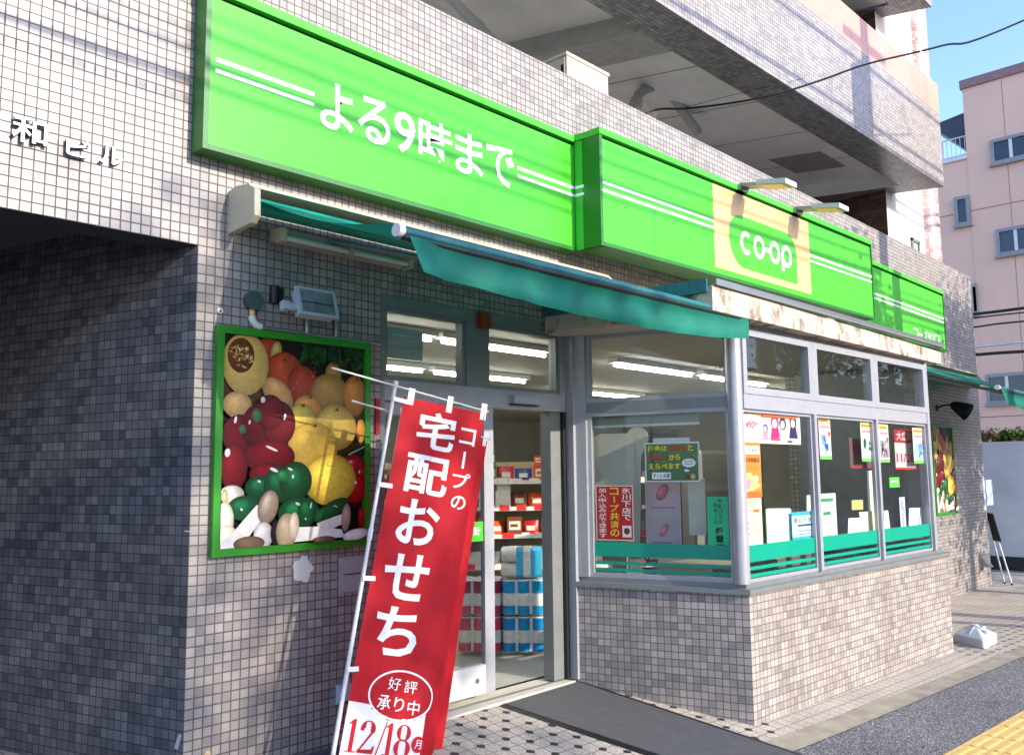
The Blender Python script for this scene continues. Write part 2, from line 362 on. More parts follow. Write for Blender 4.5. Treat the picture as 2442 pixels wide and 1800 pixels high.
# ================================================================== ground
KX = [-12, 3, 7, 9, 13.4, 24, 60]; KZ0 = [-.02, -.02, -.24, -.30, -.345, -.42, -.5]; KZ1 = [-.235, -.235, -.235, -.27, -.36, -.45, -.55]
def gz(x, y):
    i = 0
    while i < len(KX)-2 and x > KX[i+1]: i += 1
    t = min(1, max(0, (x-KX[i])/(KX[i+1]-KX[i]))); a = KZ0[i]+(KZ0[i+1]-KZ0[i])*t; b = KZ1[i]+(KZ1[i+1]-KZ1[i])*t
    return a+(b-a)*min(1, max(0, -y/1.70))
def kerby(x): return -1.43-.077*(x-2.9) if x > -6 else -.745
def strip(xs, yf, m, dz=0, inner=(0, 1)):
    b = MB(); rows = [[(x, yf(x)[0]+(yf(x)[1]-yf(x)[0])*k/10, gz(x, yf(x)[0]+(yf(x)[1]-yf(x)[0])*k/10)+dz) for k in range(11)] for x in xs]; b.grid(rows, m, False); return b
XS = [-12+.5*i for i in range(0, 64)]+[20+2*i for i in range(21)]
def pf(x): return (6.0 if x < -.01 else .02 if x < 13.5 else 9.0, kerby(x))
b = MB()
for x0, x1, y1 in ((-12, -.0, 6), (0, 13.45, .02), (13.45, 60, 9)):
    n = max(2, int((x1-x0)/.5)); b.grid([[(x0+(x1-x0)*i/n, y1+(kerby(x0+(x1-x0)*i/n)-y1)*k/12, gz(x0+(x1-x0)*i/n, y1+(kerby(x0+(x1-x0)*i/n)-y1)*k/12)) for k in range(13)] for i in range(n+1)], PAVE, False)
struct(b.build('paving'))
b = strip(XS, lambda x: (kerby(x), kerby(x)-.185), KERBM, .004); struct(b.build('kerb_strip'))
b = MB(); b.grid([[(x, y, gz(x, max(y, -1.7))-.001-.012*max(0, -y-1.9)) for y in (kerby(x)-.18, min(kerby(x)-.3, -1.9), min(kerby(x)-.9, -3), min(kerby(x)-1.6, -5), min(kerby(x)-2.4, -6.5))] for x in XS if x < 40], ASPH, False); struct(b.build('sidewalk')); ROADA = flat('bounce_road', (150, 148, 144), .9, var=.15, vs=3)  # unseen road given a pale tone to bounce light up to the soffit
b = MB(); b.poly([(-120, -6.5, -.42), (140, -6.5, -.60), (140, -160, -.9), (-120, -160, -.9)], ROADA); b.poly([(-120, -6.5, -.42), (-120, 140, -.9), (140, 140, -.9), (140, -6.5, -.6)], ASPH); struct(b.build('road'))
b = MB(); x = -2.0                                                   # yellow blocks with raised bars
while x < 16:
    for k in range(2):
        y0 = -2.31-.069*(x-3.6)-.31*k; z = gz(x, -1.7)-.006; kf = Fr((x+.003, y0, 0), (1, -.069, 0), (.069, 1, 0)); b.box((0, -.302, z-.01), (.296, 0, z+.004), YELLOW, fr=kf)
        for i in range(4): b.box((.012, -.045-.07*i-.03, z+.004), (.284, -.045-.07*i, z+.009), YELLOW, fr=kf)
    x += .3
struct(b.build('tactile_paving'))

# ================================================================== the shop building
B = thing('shop_building', 'grey tiled apartment block with a supermarket on its ground floor', 'building')
def cellwall(xs, zs, hole, y0, y1, m, mside=None, inner=None):
    b = MB()
    for i in range(len(xs)-1):
        for j in range(len(zs)-1):
            if hole(i, j): continue
            a, c, d, e = xs[i], xs[i+1], zs[j], zs[j+1]
            b.poly([(a, y0, d), (c, y0, d), (c, y0, e), (a, y0, e)], m); b.poly([(a, y1, d), (a, y1, e), (c, y1, e), (c, y1, d)], inner or m)
            for di, dj, q in ((-1, 0, [(a, y0, d), (a, y0, e), (a, y1, e), (a, y1, d)]), (1, 0, [(c, y0, d), (c, y1, d), (c, y1, e), (c, y0, e)]), (0, -1, [(a, y0, d), (a, y1, d), (c, y1, d), (c, y0, d)]), (0, 1, [(a, y0, e), (c, y0, e), (c, y1, e), (a, y1, e)])):
                ii, jj = i+di, j+dj
                if not (0 <= ii < len(xs)-1 and 0 <= jj < len(zs)-1) or hole(ii, jj): b.poly(q, mside or m)
    return b
xs = [-8, 0, 1.2, 3.0, 7.0, 13.42]; zs = [-.5, 2.62, 2.70, 4.67]
cellwall(xs, zs, lambda i, j: (i == 0 and j < 2) or (i == 2 and j == 0) or (i == 3 and j <= 1), 0, .2, TILE, inner=WALLIN).build('facade_wall', B)
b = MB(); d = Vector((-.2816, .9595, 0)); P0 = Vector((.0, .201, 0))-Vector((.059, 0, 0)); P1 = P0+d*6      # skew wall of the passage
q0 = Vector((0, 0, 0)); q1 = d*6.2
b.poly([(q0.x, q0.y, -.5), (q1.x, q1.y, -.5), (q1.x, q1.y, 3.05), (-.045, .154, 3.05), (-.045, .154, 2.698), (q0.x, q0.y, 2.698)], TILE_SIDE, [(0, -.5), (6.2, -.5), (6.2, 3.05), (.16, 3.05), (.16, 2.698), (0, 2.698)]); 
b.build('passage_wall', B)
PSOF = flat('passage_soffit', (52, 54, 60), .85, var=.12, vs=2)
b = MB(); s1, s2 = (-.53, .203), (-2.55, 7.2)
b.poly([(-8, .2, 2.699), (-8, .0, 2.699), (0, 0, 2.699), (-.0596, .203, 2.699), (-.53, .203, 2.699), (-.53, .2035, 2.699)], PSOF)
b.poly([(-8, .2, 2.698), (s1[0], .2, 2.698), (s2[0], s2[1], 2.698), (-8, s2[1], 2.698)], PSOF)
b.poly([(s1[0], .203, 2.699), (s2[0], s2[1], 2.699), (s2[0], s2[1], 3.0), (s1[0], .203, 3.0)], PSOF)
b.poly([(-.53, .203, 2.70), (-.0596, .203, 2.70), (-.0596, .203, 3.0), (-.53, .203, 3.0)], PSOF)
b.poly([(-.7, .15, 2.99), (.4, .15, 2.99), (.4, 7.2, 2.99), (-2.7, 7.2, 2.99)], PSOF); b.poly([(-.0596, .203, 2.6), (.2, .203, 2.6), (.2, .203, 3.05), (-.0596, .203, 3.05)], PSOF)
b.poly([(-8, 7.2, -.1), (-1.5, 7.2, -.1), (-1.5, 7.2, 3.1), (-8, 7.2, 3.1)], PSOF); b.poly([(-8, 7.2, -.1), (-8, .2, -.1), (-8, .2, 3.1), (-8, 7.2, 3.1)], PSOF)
b.build('passage_ceiling', B)

# bay: low tiled wall, sill, header
def ring(o):     # outline of the bay pushed out by o
    J = SIDE.p(0, 0, o); Cn = Vector((3.34, -1.26, 0)); n1, n2 = SIDE.N, BAY.N; k = (n1+n2)/(1+n1.dot(n2)); Cn = Cn+k*o
    E = BAY.p(3.65, 0, o)+BAY.R*o; return [J, Cn, E, Vector((E.x+.02, -.0, 0))]
def wallring(b, o, t, z0, z1, m, cap=None, end=None):
    O, I = ring(o), ring(o-t)
    for i in range(3):
        L0 = 0 if i == 0 else (O[1]-O[0]).length if i == 1 else 0
        L = (O[i+1]-O[i]).length; off = 0.0
        zz = lambda P, z: Vector((P.x, P.y, z))
        b.poly([zz(O[i], z0), zz(O[i+1], z0), zz(O[i+1], z1), zz(O[i], z1)], m, [(off-(L if i == 0 else 0), z0), (off+(0 if i == 0 else L), z0), (off+(0 if i == 0 else L), z1), (off-(L if i == 0 else 0), z1)])
        b.poly([zz(I[i], z0), zz(I[i], z1), zz(I[i+1], z1), zz(I[i+1], z0)], m)
        b.poly([zz(O[i], z1), zz(O[i+1], z1), zz(I[i+1], z1), zz(I[i], z1)], cap or m); b.poly([zz(O[i], z0), zz(I[i], z0), zz(I[i+1], z0), zz(O[i+1], z0)], cap or m)
    b.poly([zz(O[0], z0), zz(O[0], z1), zz(I[0], z1), zz(I[0], z0)], m)
b = MB(); wallring(b, 0, .14, -.5, .665, TILE_BAY); b.build('bay_wall', B)
b = MB(); wallring(b, .022, .20, .667, .70, ALUD); wallring(b, -.03, .09, .70, .735, ALUD); b.build('bay_sill', B)
hd = BAY.off(.12)
b = MB(); HX0, HX1 = -.50, 3.80
HC = [hd.p(HX0, 0, 0), BAY.p(3.74, 0, .03), Vector((BAY.p(3.74, 0).x+.02, -.01, 0)), Vector((2.72, -.01, 0))]
def slab(b, P, z0, z1, m):
    zz1 = [z1-(.045 if i in (1, 2) else 0) for i in range(4)]
    b.poly([Vector((p.x, p.y, z)) for p, z in zip(P, zz1)], m); b.poly([Vector((p.x, p.y, z0)) for p in P][::-1], m)
    for i in range(len(P)):
        p, q = P[i], P[(i+1) % len(P)]; b.poly([(p.x, p.y, z0), (q.x, q.y, z0), (q.x, q.y, zz1[(i+1) % 4]), (p.x, p.y, zz1[i])], m)
slab(b, HC, 2.535, 2.70, STAIN); b.build('bay_header', B)
b = MB(); g = Fr(HC[0], HC[1]-HC[0], (HC[1]-HC[0]).cross(Vector((0, 0, 1))).cross(HC[1]-HC[0]-Vector((0, 0, .045)))); gL = (HC[1]-HC[0]).length
b.box((-.01, 2.703, -.02), (gL+.01, 2.715, .025), ALUD, fr=g); b.box((-.01, 2.715, .014), (gL+.01, 2.745, .025), STEEL, fr=g)
gs = Fr(HC[3], HC[0]-HC[3]); gl = (HC[0]-HC[3]).length; b.box((0, 2.655, 0.001), (gl-.03, 2.745, .02), TEALB, fr=gs); b.build('roof_gutter', B)

# bay windows -------------------------------------------------------
def fbox(b, fr, u0, u1, v0, v1, n0, n1, m): b.box((u0, v0, n0), (u1, v1, n1), m, fr=fr)
def window(fr, u0, u1, v0, v1, name, label=None, fw=.035, n=-.06, stripes=None, g=GLASS, m=ALU, dep=.05, mid=None):
    f = MB(); fbox(f, fr, u0, u1, v0, v0+fw, n-dep/2, n+dep/2, m); fbox(f, fr, u0, u1, v1-fw, v1, n-dep/2, n+dep/2, m)
    fbox(f, fr, u0, u0+fw, v0+fw, v1-fw, n-dep/2, n+dep/2, m); fbox(f, fr, u1-fw, u1, v0+fw, v1-fw, n-dep/2, n+dep/2, m)
    o = f.build(name, B); p = MB(); p.poly([fr.p(u0+fw-.002, v0+fw-.002, n), fr.p(u1-fw+.002, v0+fw-.002, n), fr.p(u1-fw+.002, v1-fw+.002, n), fr.p(u0+fw-.002, v1-fw+.002, n)], g); p.build('pane', o)
    if stripes:
        s_ = MB()
        for a, c in stripes: s_.poly([fr.p(u0+fw, a, n+.003), fr.p(u1-fw, a, n+.003), fr.p(u1-fw, c, n+.003), fr.p(u0+fw, c, n+.003)], TEALS)
        s_.build('stripe_decal', o)
    return o
ST = [(.775, .80), (.825, .85), (.885, .985)]
ST2 = [(.765, .79), (.815, .84), (.87, .985)]
MU = [.03, 1.088, 2.222, 3.40]
window(SIDE, .10, SL-.09, .735, 1.945, 'side_window', stripes=ST, fw=.03)
window(SIDE, .10, SL-.09, 2.02, 2.535, 'side_window', fw=.03)
for i in range(3):
    a, c = MU[i]+.028, MU[i+1]-(.015 if i < 2 else .02)
    window(BAY, a, c, .735, 1.93, 'front_window', stripes=ST2, fw=.022, dep=.03, n=-.045)
    window(BAY, a, c, 2.035, 2.50, 'top_window', fw=.05, n=-.03)
b = MB()
fbox(b, SIDE, .0, .10, .735, 2.535, -.11, -.005, ALU); fbox(b, SIDE, .10, SL-.09, 1.945, 2.02, -.10, -.03, ALUD)
fbox(b, SIDE, SL-.09, SL-.045, .735, 2.535, -.09, -.02, ALU)
fbox(b, BAY, MU[0]+.03, MU[3], 1.93, 2.035, -.10, -.012, ALU); fbox(b, BAY, MU[0]+.03, MU[3], 2.50, 2.535, -.10, -.03, ALU)
for i in (1, 2): fbox(b, BAY, MU[i]-.015, MU[i]+.028, .735, 1.93, -.062, -.005, ALU); fbox(b, BAY, MU[i]-.02, MU[i]+.03, 2.035, 2.50, -.10, -.005, ALU)
fbox(b, BAY, MU[3]-.02, MU[3]+.04, .735, 2.535, -.11, -.006, ALU)
pc = BAY.p(.0, 0, -.05); b.tube([(pc.x, pc.y, .735), (pc.x, pc.y, 2.535)], .055, ALU, 20); b.build('window_post', B)
E0 = BAY.p(3.50, 0, -.07); b = MB(); b.box((E0.x-.05, E0.y, .735), (E0.x, -.01, 2.535), ALUD); b.build('bay_return', B)

# entrance -----------------------------------------------------------
DY = .035; DF = Fr((0, DY, 0), (1, 0, 0))
b = MB()
for u0, u1, v0, v1, m in ((1.2, 3.0, 2.545, 2.62, ALUD), (1.2, 1.235, 0, 2.545, ALUD), (1.235, 2.965, 1.955, 2.085, ALU), (1.93, 2.135, 2.085, 2.545, ALUD), (2.90, 2.965, 2.085, 2.545, ALU)):
    fbox(b, DF, u0, u1, v0, v1, -.08, .03, m)
fbox(b, DF, 2.815, 2.93, 0, 1.955, -.10, .0, ALUD); fbox(b, DF, 2.93, 2.962, 0, 1.955, -.09, .03, BLACKP); fbox(b, DF, 2.962, 3.0, 0, 2.62, -.08, .10, ALU); b.build('door_frame', B)
for u0, u1 in ((1.235, 1.93), (2.135, 2.90)): window(DF, u0, u1, 2.085, 2.545, 'transom_window', fw=.028, n=-.01, g=GLASSD, m=ALUD)
def door(u0, u1, n, name, stile=.09):
    f = MB(); fbox(f, DF, u0, u0+stile*.5, .05, 1.95, n-.02, n+.02, ALU); fbox(f, DF, u1-stile, u1, .05, 1.95, n-.02, n+.02, ALU); fbox(f, DF, u0+stile*.5, u1-stile, .05, .235, n-.02, n+.02, WHITEP); fbox(f, DF, u0+stile*.5, u1-stile, 1.87, 1.95, n-.02, n+.02, ALU)
    o = f.build(name, B); p = MB(); p.poly([DF.p(u0+stile*.5, .235, n), DF.p(u1-stile, .235, n), DF.p(u1-stile, 1.87, n), DF.p(u0+stile*.5, 1.87, n)], GLASSD); p.build('pane', o)
    return o
d1 = door(1.72, 2.19, .0, 'sliding_door'); d2 = door(1.235, 1.72, -.045, 'fixed_door')
b = MB(); b.tube([DF.p(2.02, .14, .02), DF.p(2.02, .14, .026)], .017, STEEL, 12); b.build('door_lock', d1)
b = MB(); b.box((1.80, 1.045, .006), (2.095, 1.175, .010), GREEN, fr=DF); b.text('よる9時', DF, (1.83, 1.075, 2.07, 1.145), WHITEV, .012, .01); b.build('hours_sticker', d1)
b = MB(); b.box((2.35, 1.99, .03), (2.60, 2.05, .075), ALU, fr=DF); b.box((2.34, 1.98, .03), (2.62, 1.99, .07), BLACKP, fr=DF); b.build('door_sensor', B)
b = MB(); b.box((1.22, -.30, -.06), (3.0, -.012, -.012), KERBM, skip='z-') if False else None
b.prism([(1.22, .20, -.012), (3.0, .20, -.012), (3.0, -.03, -.012), (2.0, -.055, -.012), (1.22, -.075, -.012)], CEIL, (0, 0, -.1)); b.box((1.25, .03, -.010), (2.95, .05, -.004), STEEL); b.build('threshold', B)
b = MB(); b.box((2.03, 2.495, .031), (2.125, 2.60, .075), flat('orange_plastic', (150, 54, 20), .4), fr=DF); o = b.build('alarm_lamp'); tag(o, 'small orange alarm lamp box between the two transom windows', 'alarm lamp')

# shop interior --------------------------------------------------------
b = MB(); b.poly([(.3, .2, 0), (12.5, .2, 0), (12.5, 9, 0), (.3, 9, 0)], FLOOR); I = ring(-.14); b.poly([(3.0, .21, .001), (7.0, .21, .001), (I[2].x, I[2].y, .001), (I[1].x, I[1].y, .001), (I[0].x, I[0].y, .001)], FLOOR); b.build('shop_floor', B)
b = MB(); CZ = 2.66; b.box((.3, .2, CZ), (12.5, 9, CZ+.05), CEIL); b.poly([(2.75, .2, 2.533), (HC[0].x+.1, HC[0].y+.1, 2.533), (HC[1].x-.1, HC[1].y+.1, 2.533), (7.1, .2, 2.533)], CEIL); b.build('shop_ceiling', B)
b = MB(); b.poly([(.3, 9, 0), (12.5, 9, 0), (12.5, 9, 2.7), (.3, 9, 2.7)], WALLIN); b.poly([(.3, .2, 0), (.3, 9, 0), (.3, 9, 2.7), (.3, .2, 2.7)], WALLIN); b.poly([(12.5, .2, 0), (12.5, 9, 0), (12.5, 9, 2.7), (12.5, .2, 2.7)], WALLIN); b.build('shop_inner_wall', B)
tubes = [((1.2, 1.05), (2.55, 1.05)), ((2.60, 1.05), (3.95, 1.05)), ((2.2, 2.75), (3.9, 2.75)), ((4.0, 2.75), (5.5, 2.75)), ((4.95, 1.05), (6.45, 1.05)), ((6.6, 1.05), (8.2, 1.05)), ((6.5, 3.2), (8.5, 3.2)), ((5.0, 5.4), (8.0, 5.4)), ((1.5, 5.4), (4.0, 5.4)), ((8.6, 1.6), (10.4, 1.6))]
proto = None
for i, (p, q) in enumerate(tubes):
    t = thing('ceiling_light', 'bare lit fluorescent tube on the shop ceiling seen through the glass', 'ceiling light', (p[0], p[1], CZ), 'fluorescent tubes on the shop ceiling')
    b = MB(); b.box((p[0], p[1]-.06, CZ-.05), (q[0], p[1]+.06, CZ-.002), WHITEP); b.build('batten', t); b = MB(); b.tube([(p[0]+.04, p[1], CZ-.075), (q[0]-.04, p[1], CZ-.075)], .016, TUBE, 8); b.build('tube', t)

# upper storeys ------------------------------------------------------
A1 = radians(1.0); CB = Vector((12.5, .03, 6.0)); BF = Fr(CB, (cos(A1), -sin(A1), 0))     # balcony front, u runs negative to the left
SK = Vector((-.33, .944, 0)); LB = -16.0
def b3(u, y, z): return BF.p(u, z, 0)+SK*y                      # point on the balcony slab, y metres in
b = MB()
b.poly([b3(LB, 0, 0), b3(0, 0, 0), b3(0, 0, 1.22), b3(LB, 0, 1.22)], TILE, [(LB, 0), (0, 0), (0, 1.22), (LB, 1.22)])
b.poly([b3(LB, 0, 1.22), b3(0, 0, 1.22), b3(0, 0, 1.72), b3(LB, 0, 1.72)], TILE_PINK, [(LB, 1.2), (0, 1.2), (0, 1.7), (LB, 1.7)])
b.poly([b3(LB, 0, 1.72), b3(0, 0, 1.72), b3(0, .18, 1.72), b3(LB, .18, 1.72)], CONC)
b.poly([b3(0, 0, 0), b3(0, 4, 0), b3(0, 4, 1.72), b3(0, 0, 1.72)], TILE, [(0, 0), (4, 0), (4, 1.72), (0, 1.72)])
b.poly([b3(LB, .18, .3), b3(-.18, .18, .3), b3(-.18, .18, 1.72), b3(LB, .18, 1.72)], CONC)
b.poly([b3(LB, 0, 0), b3(0, 0, 0), b3(-.42, .50, 0), b3(LB, .50, 0)], TILE_LOW, [(LB, 0), (0, 0), (-.4, .5), (LB, .5)])
b.poly([b3(0, 0, 0), b3(0, 4, 0), b3(-.42, 4, 0), b3(-.42, .50, 0)], TILE_LOW, [(0, 0), (0, 4), (-.4, 4), (-.4, .5)])
b.build('balcony', B)
b = MB(); zs_ = .22
b.poly([b3(LB, .5, zs_), b3(-.42, .5, zs_), b3(-.42, 4, zs_), b3(LB, 4, zs_)], SOFFIT)
b.poly([b3(LB, .5, 0), b3(-.42, .5, 0), b3(-.42, .5, zs_), b3(LB, .5, zs_)], SOFFIT); b.poly([b3(-.42, .5, 0), b3(-.42, 4, 0), b3(-.42, 4, zs_), b3(-.42, .5, zs_)], SOFFIT)
for u in (-1.6, -3.0, -4.4, -5.8, -8.6, -10.0): b.box((u-.006, zs_-.004, 0), (u+.006, zs_+.01, 0), DARK) if False else b.poly([b3(u-.007, .5, zs_-.003), b3(u+.007, .5, zs_-.003), b3(u+.007, 4, zs_-.003), b3(u-.007, 4, zs_-.003)], DARK)
hu = [b3(-2.05, 1.0, zs_-.004), b3(-1.15, 1.0, zs_-.004), b3(-1.15, 1.75, zs_-.004), b3(-2.05, 1.75, zs_-.004)]; b.poly(hu, flat('hatch_grey', (150, 152, 148), .7)); b.build('balcony_soffit', B)
b = MB(); cu = [(-7.35, -6.75)]
for a, c in cu: b.prism([b3(a, .5, .003), b3(c, .5, .003), b3(c, 4, .003), b3(a, 4, .003)], flat('beam_shade_tone', (176, 176, 168), .8), (0, 0, .4))  # beam toned darker than the soffit, painting in its shaded side
b.build('balcony_beam', B)
UB = 3.05
b = MB(); b.poly([b3(LB, 0, UB), b3(0, 0, UB), b3(0, 0, UB+1.7), b3(LB, 0, UB+1.7)], TILE, [(LB, 0), (0, 0), (0, 1.7), (LB, 1.7)])
b.poly([b3(LB, 0, UB), b3(0, 0, UB), b3(-.42, .5, UB), b3(LB, .5, UB)], TILE_LOW); b.poly([b3(0, 0, UB), b3(0, 4, UB), b3(-.42, 4, UB), b3(-.42, .5, UB)], TILE_LOW); b.poly([b3(LB, .5, UB+.03), b3(-.42, .5, UB+.03), b3(-.42, 4, UB+.03), b3(LB, 4, UB+.03)], SOFFIT)
b.poly([b3(0, 0, UB), b3(0, 4, UB), b3(0, 4, UB+1.7), b3(0, 0, UB+1.7)], TILE); b.build('upper_balcony', B)
WY = 2.6                                                       # wall behind the balconies
b = MB(); b.poly([(-8, WY, 3.5), (8.5, WY, 3.5), (8.5, WY, 12), (-8, WY, 12)], TILE); b.poly([(8.5, WY, 3.5), (12.2, WY, 3.5), (12.2, WY, 12), (8.5, WY, 12)], TILE_BROWN); b.poly([(-8, .2, 3.55), (12.6, .2, 3.55), (12.6, WY, 3.55), (-8, WY, 3.55)], SOFFIT)
b.build('upper_wall', B)
EY = .75
b = MB(); LW = flat('pale_render', (206, 200, 198), .8, var=.1, vs=6, bmp=.2)
x0 = 11.95; b.poly([(x0, EY, 3.5), (13.75, EY, 3.5), (13.75, EY, 12), (x0, EY, 12)], LW); b.poly([(x0, EY, 3.5), (x0, EY, 12), (x0, 3, 12), (x0, 3, 3.5)], TILE_BROWN); b.build('end_wall', B)
EF = Fr((0, EY, 0), (1, 0, 0))
for zc in (3.6, 6.9):
    o = MB(); w0, w1 = 12.95, 13.32
    for u0, u1, v0, v1 in ((w0, w1, zc, zc+.05), (w0, w1, zc+1.75, zc+1.8), (w0, w0+.05, zc, zc+1.8), (w1-.05, w1, zc, zc+1.8)): fbox(o, EF, u0, u1, v0, v1, 0, .03, ALUD)
    o = o.build('stair_window', B); p = MB(); p.box((w0+.05, zc+.05, .003), (w1-.05, zc+1.75, .01), flat('frosted_glass', (170, 176, 176), .25), fr=EF); p.build('pane', o)
b = MB(); PX, PY, PR = 13.98, .95, .36; rows = []
for z in (3.5, 14): rows.append([(PX+PR*cos(2*pi*a/40), PY+PR*sin(2*pi*a/40), z) for a in range(40)])
for a in range(40):
    c = (a+1) % 40; b.poly([rows[0][a], rows[0][c], rows[1][c], rows[1][a]], TILE_PILLAR, [(a*.0565, 3.5), (a*.0565+.0565, 3.5), (a*.0565+.0565, 14), (a*.0565, 14)], smooth=True)
b.build('corner_pillar', B)
b = MB(); b.poly([(13.42, .2, -.6), (14.3, .9, -.6), (14.3, 6, -.6), (13.42, 6, -.6)], CONC); b.poly([(13.42, .2, -.6), (13.42, 8, -.6), (13.42, 8, 3.6), (13.42, .2, 3.6)], TILE); b.poly([(13.42, .2, 3.5), (14.35, .2, 3.5), (14.35, 3, 3.5), (13.42, 3, 3.5)], CONC); b.build('end_side_wall', B)

# ================================================================== signboards
SF = Fr((0, -.12, 0), (1, 0, 0))
def sign(name, label, fr, u0, u1, z0, z1, depth, side=None):
    t = thing(name, label, 'shop sign', fr.p(u0, z0))
    b = MB(); fbox(b, fr, u0, u1, z0+.03, z1-.075, -depth, 0, GREEN); b.build('face_panel', t)
    f = MB(); fbox(f, fr, u0-.03, u0, z0, z1-.05, -depth, .012, GREEND); fbox(f, fr, u1, u1+.012, z0, z1-.05, -depth, .012, GREEND); fbox(f, fr, u0, u1, z0, z0+.03, -depth, .014, GREEND)
    fbox(f, fr, u0, u1, z1-.075, z1-.05, -depth, -.02, DARK); f.build('edge_frame', t)  # dark strip paints the shadow line under the top cap
    c = MB(); fbox(c, fr, u0-.034, u1+.015, z1-.05, z1, -depth, .02, GREEN); c.build('top_cap', t); return t
Z0S, Z1S = 3.178, 4.092
sg = sign('shop_sign', 'long green fascia sign with white lettering for opening until nine at night', SF, -.025, 2.965, Z0S, Z1S, .11)
def stripes(t, fr, segs, n=.003):
    for u0, u1, a, c in segs: b = MB(); b.poly([fr.p(u0, a, n), fr.p(u1, a, n), fr.p(u1, c, n), fr.p(u0, c, n)], WHITEV); b.build('white_stripe', t)
SA, SB = (3.668, 3.692), (3.608, 3.630)
stripes(sg, SF, [(u0, u1, *q) for u0, u1 in ((.008, .615), (2.322, 2.962)) for q in (SA, SB)])
x = .655
for ch, w in (('よ', .235), ('る', .25), ('9', .17), ('時', .29), ('ま', .26), ('で', .28)):
    hi = .29; b = MB(); b.text(ch, SF, (x, 3.505, x+w, 3.505+hi*(.94 if ch == '9' else 1)), WHITEV, .004, .014); x += w+.029; b.build('letter', sg)
BS = Fr((2.995, -.36, 0), (cos(A2), -sin(A2), 0)); bu1 = BS.px(1908, 620)[0]
sg2 = sign('shop_sign', 'projecting green sign with a cream panel and a round lettered logo over the window bay', BS, 0, bu1, 3.185, 4.10, .22)
b = MB(); SD = Fr((2.962, -.13, 0), (.03, -.23, 0)); b.box((0, 3.185, 0), (.235, 4.05, -.02), GREEN, fr=SD); b.box((-.01, 4.05, .012), (.24, 4.10, -.02), GREEN, fr=SD); b.build('side_panel', sg2)
stripes(sg2, SD, [(0, .235, *q) for q in (SA, SB)], .002)
cu0, cu1 = BS.px(1559, 430)[0], BS.px(1771, 560)[0]
stripes(sg2, BS, [(u0, u1, *q) for u0, u1 in ((.0, cu0), (cu1, bu1)) for q in (SA, SB)])
b = MB(); fbox(b, BS, cu0, cu1, 3.27, 4.024, 0, .004, CREAM); pn = b.build('cream_panel', sg2)
def rrect(u0, v0, u1, v1, r, k=10):
    """rectangle with four corner radii: bottom left, bottom right, top right, top left"""
    P = []
    for (cx_, cy_, rr, a0) in ((u0+r[0], v0+r[0], r[0], pi), (u1-r[1], v0+r[1], r[1], 1.5*pi), (u1-r[2], v1-r[2], r[2], 0), (u0+r[3], v1-r[3], r[3], .5*pi)):
        if rr <= 0: P.append((cx_, cy_)); continue
        P += [(cx_+rr*cos(a0+pi/2*i/k), cy_+rr*sin(a0+pi/2*i/k)) for i in range(k+1)]
    return P
lu0 = BS.px(1595, 520)[0]; lu1 = BS.px(1744, 600)[0]; lv0 = BS.px(1742, 622)[1]; lv1 = BS.px(1640, 480)[1]
b = MB(); b.poly([BS.p(u, v, .007) for u, v in rrect(lu0, lv0, lu1, lv1, (.26, .0, .20, .20))], GREEN); b.build('logo_shape', pn)
def arc_stroke(b, fr, cu, cv, ru, rv, w, a0, a1, m, n, k=36, col=None):
    rows = []
    for i in range(k+1):
        a = a0+(a1-a0)*i/k; rows.append((fr.p(cu+(ru+w/2)*cos(a), cv+(rv+w/2)*sin(a), n), fr.p(cu+(ru-w/2)*cos(a), cv+(rv-w/2)*sin(a), n)))
    for i in range(k): b.poly([rows[i][0], rows[i+1][0], rows[i+1][1], rows[i][1]], m, None, col)
b = MB(); lw_ = (lu1-lu0); lh = lv1-lv0; R_ = .145*lh*1.12; w = .06*lh*1.5; vy = lv0+.50*lh; ul = lu0+lw_*.235
st = (lw_*.56)/3; 
for i, ch in enumerate('coop'):
    b = MB(); cu = ul+st*i+(.035*lw_ if i > 1 else -.01*lw_)
    if ch == 'c': arc_stroke(b, BS, cu, vy, R_, R_*1.12, w, radians(48), radians(312), WHITEV, .010)
    else: arc_stroke(b, BS, cu, vy, R_*1.0, R_*1.12, w, 0, 2*pi, WHITEV, .010)
    if ch == 'p': b.poly([BS.p(cu-R_-w/2, vy-R_*1.95, .0105), BS.p(cu-R_+w/2, vy-R_*1.95, .0105), BS.p(cu-R_+w/2, vy+.2*R_, .0105), BS.p(cu-R_-w/2, vy+.2*R_, .0105)], WHITEV)
    b.build('letter', pn)
b = MB(); hu_ = ul+st*1.5+.012*lw_; b.poly([BS.p(hu_-.03, vy-w*.5, .011), BS.p(hu_+.03, vy-w*.5, .011), BS.p(hu_+.03, vy+w*.5, .011), BS.p(hu_-.03, vy+w*.5, .011)], WHITEV); b.build('hyphen', pn)
RS = Fr((0, -.13, 0), (1, 0, 0))
sg3 = sign('shop_sign', 'green fascia sign on the far wing with the branch name in small white letters', RS, 8.0, 11.50, 3.215, 4.125, .12)
stripes(sg3, RS, [(8.0, 11.49, a+.03, c+.03) for a, c in (SA, SB)])
for i, ch in enumerate('コープ氷川下'): b = MB(); x = 10.20+.182*i; b.text(ch, RS, (x, 3.345, x+.16, 3.375) if ch == 'ー' else (x, 3.29, x+.16, 3.43), WHITEV, .004, .012); b.build('letter', sg3)
# raised building name
t = thing('building_name', 'raised white metal characters of the building name on the tiles over the passage', 'lettering', (-.9, -.03, 3.05))
LF = Fr((0, -.012, 0), (1, 0, 0))
for ch, bx in (('和', (-.905, 3.012, -.755, 3.135)), ('ビ', (-.675, 3.005, -.565, 3.09)), ('ル', (-.52, 3.008, -.41, 3.10))):
    b = MB(); b.text(ch, LF, bx, WHITEV, 0, .012, None, .017, ms=BLACKP); b.build('letter', t)  # black sides paint the shade along the letters' edges

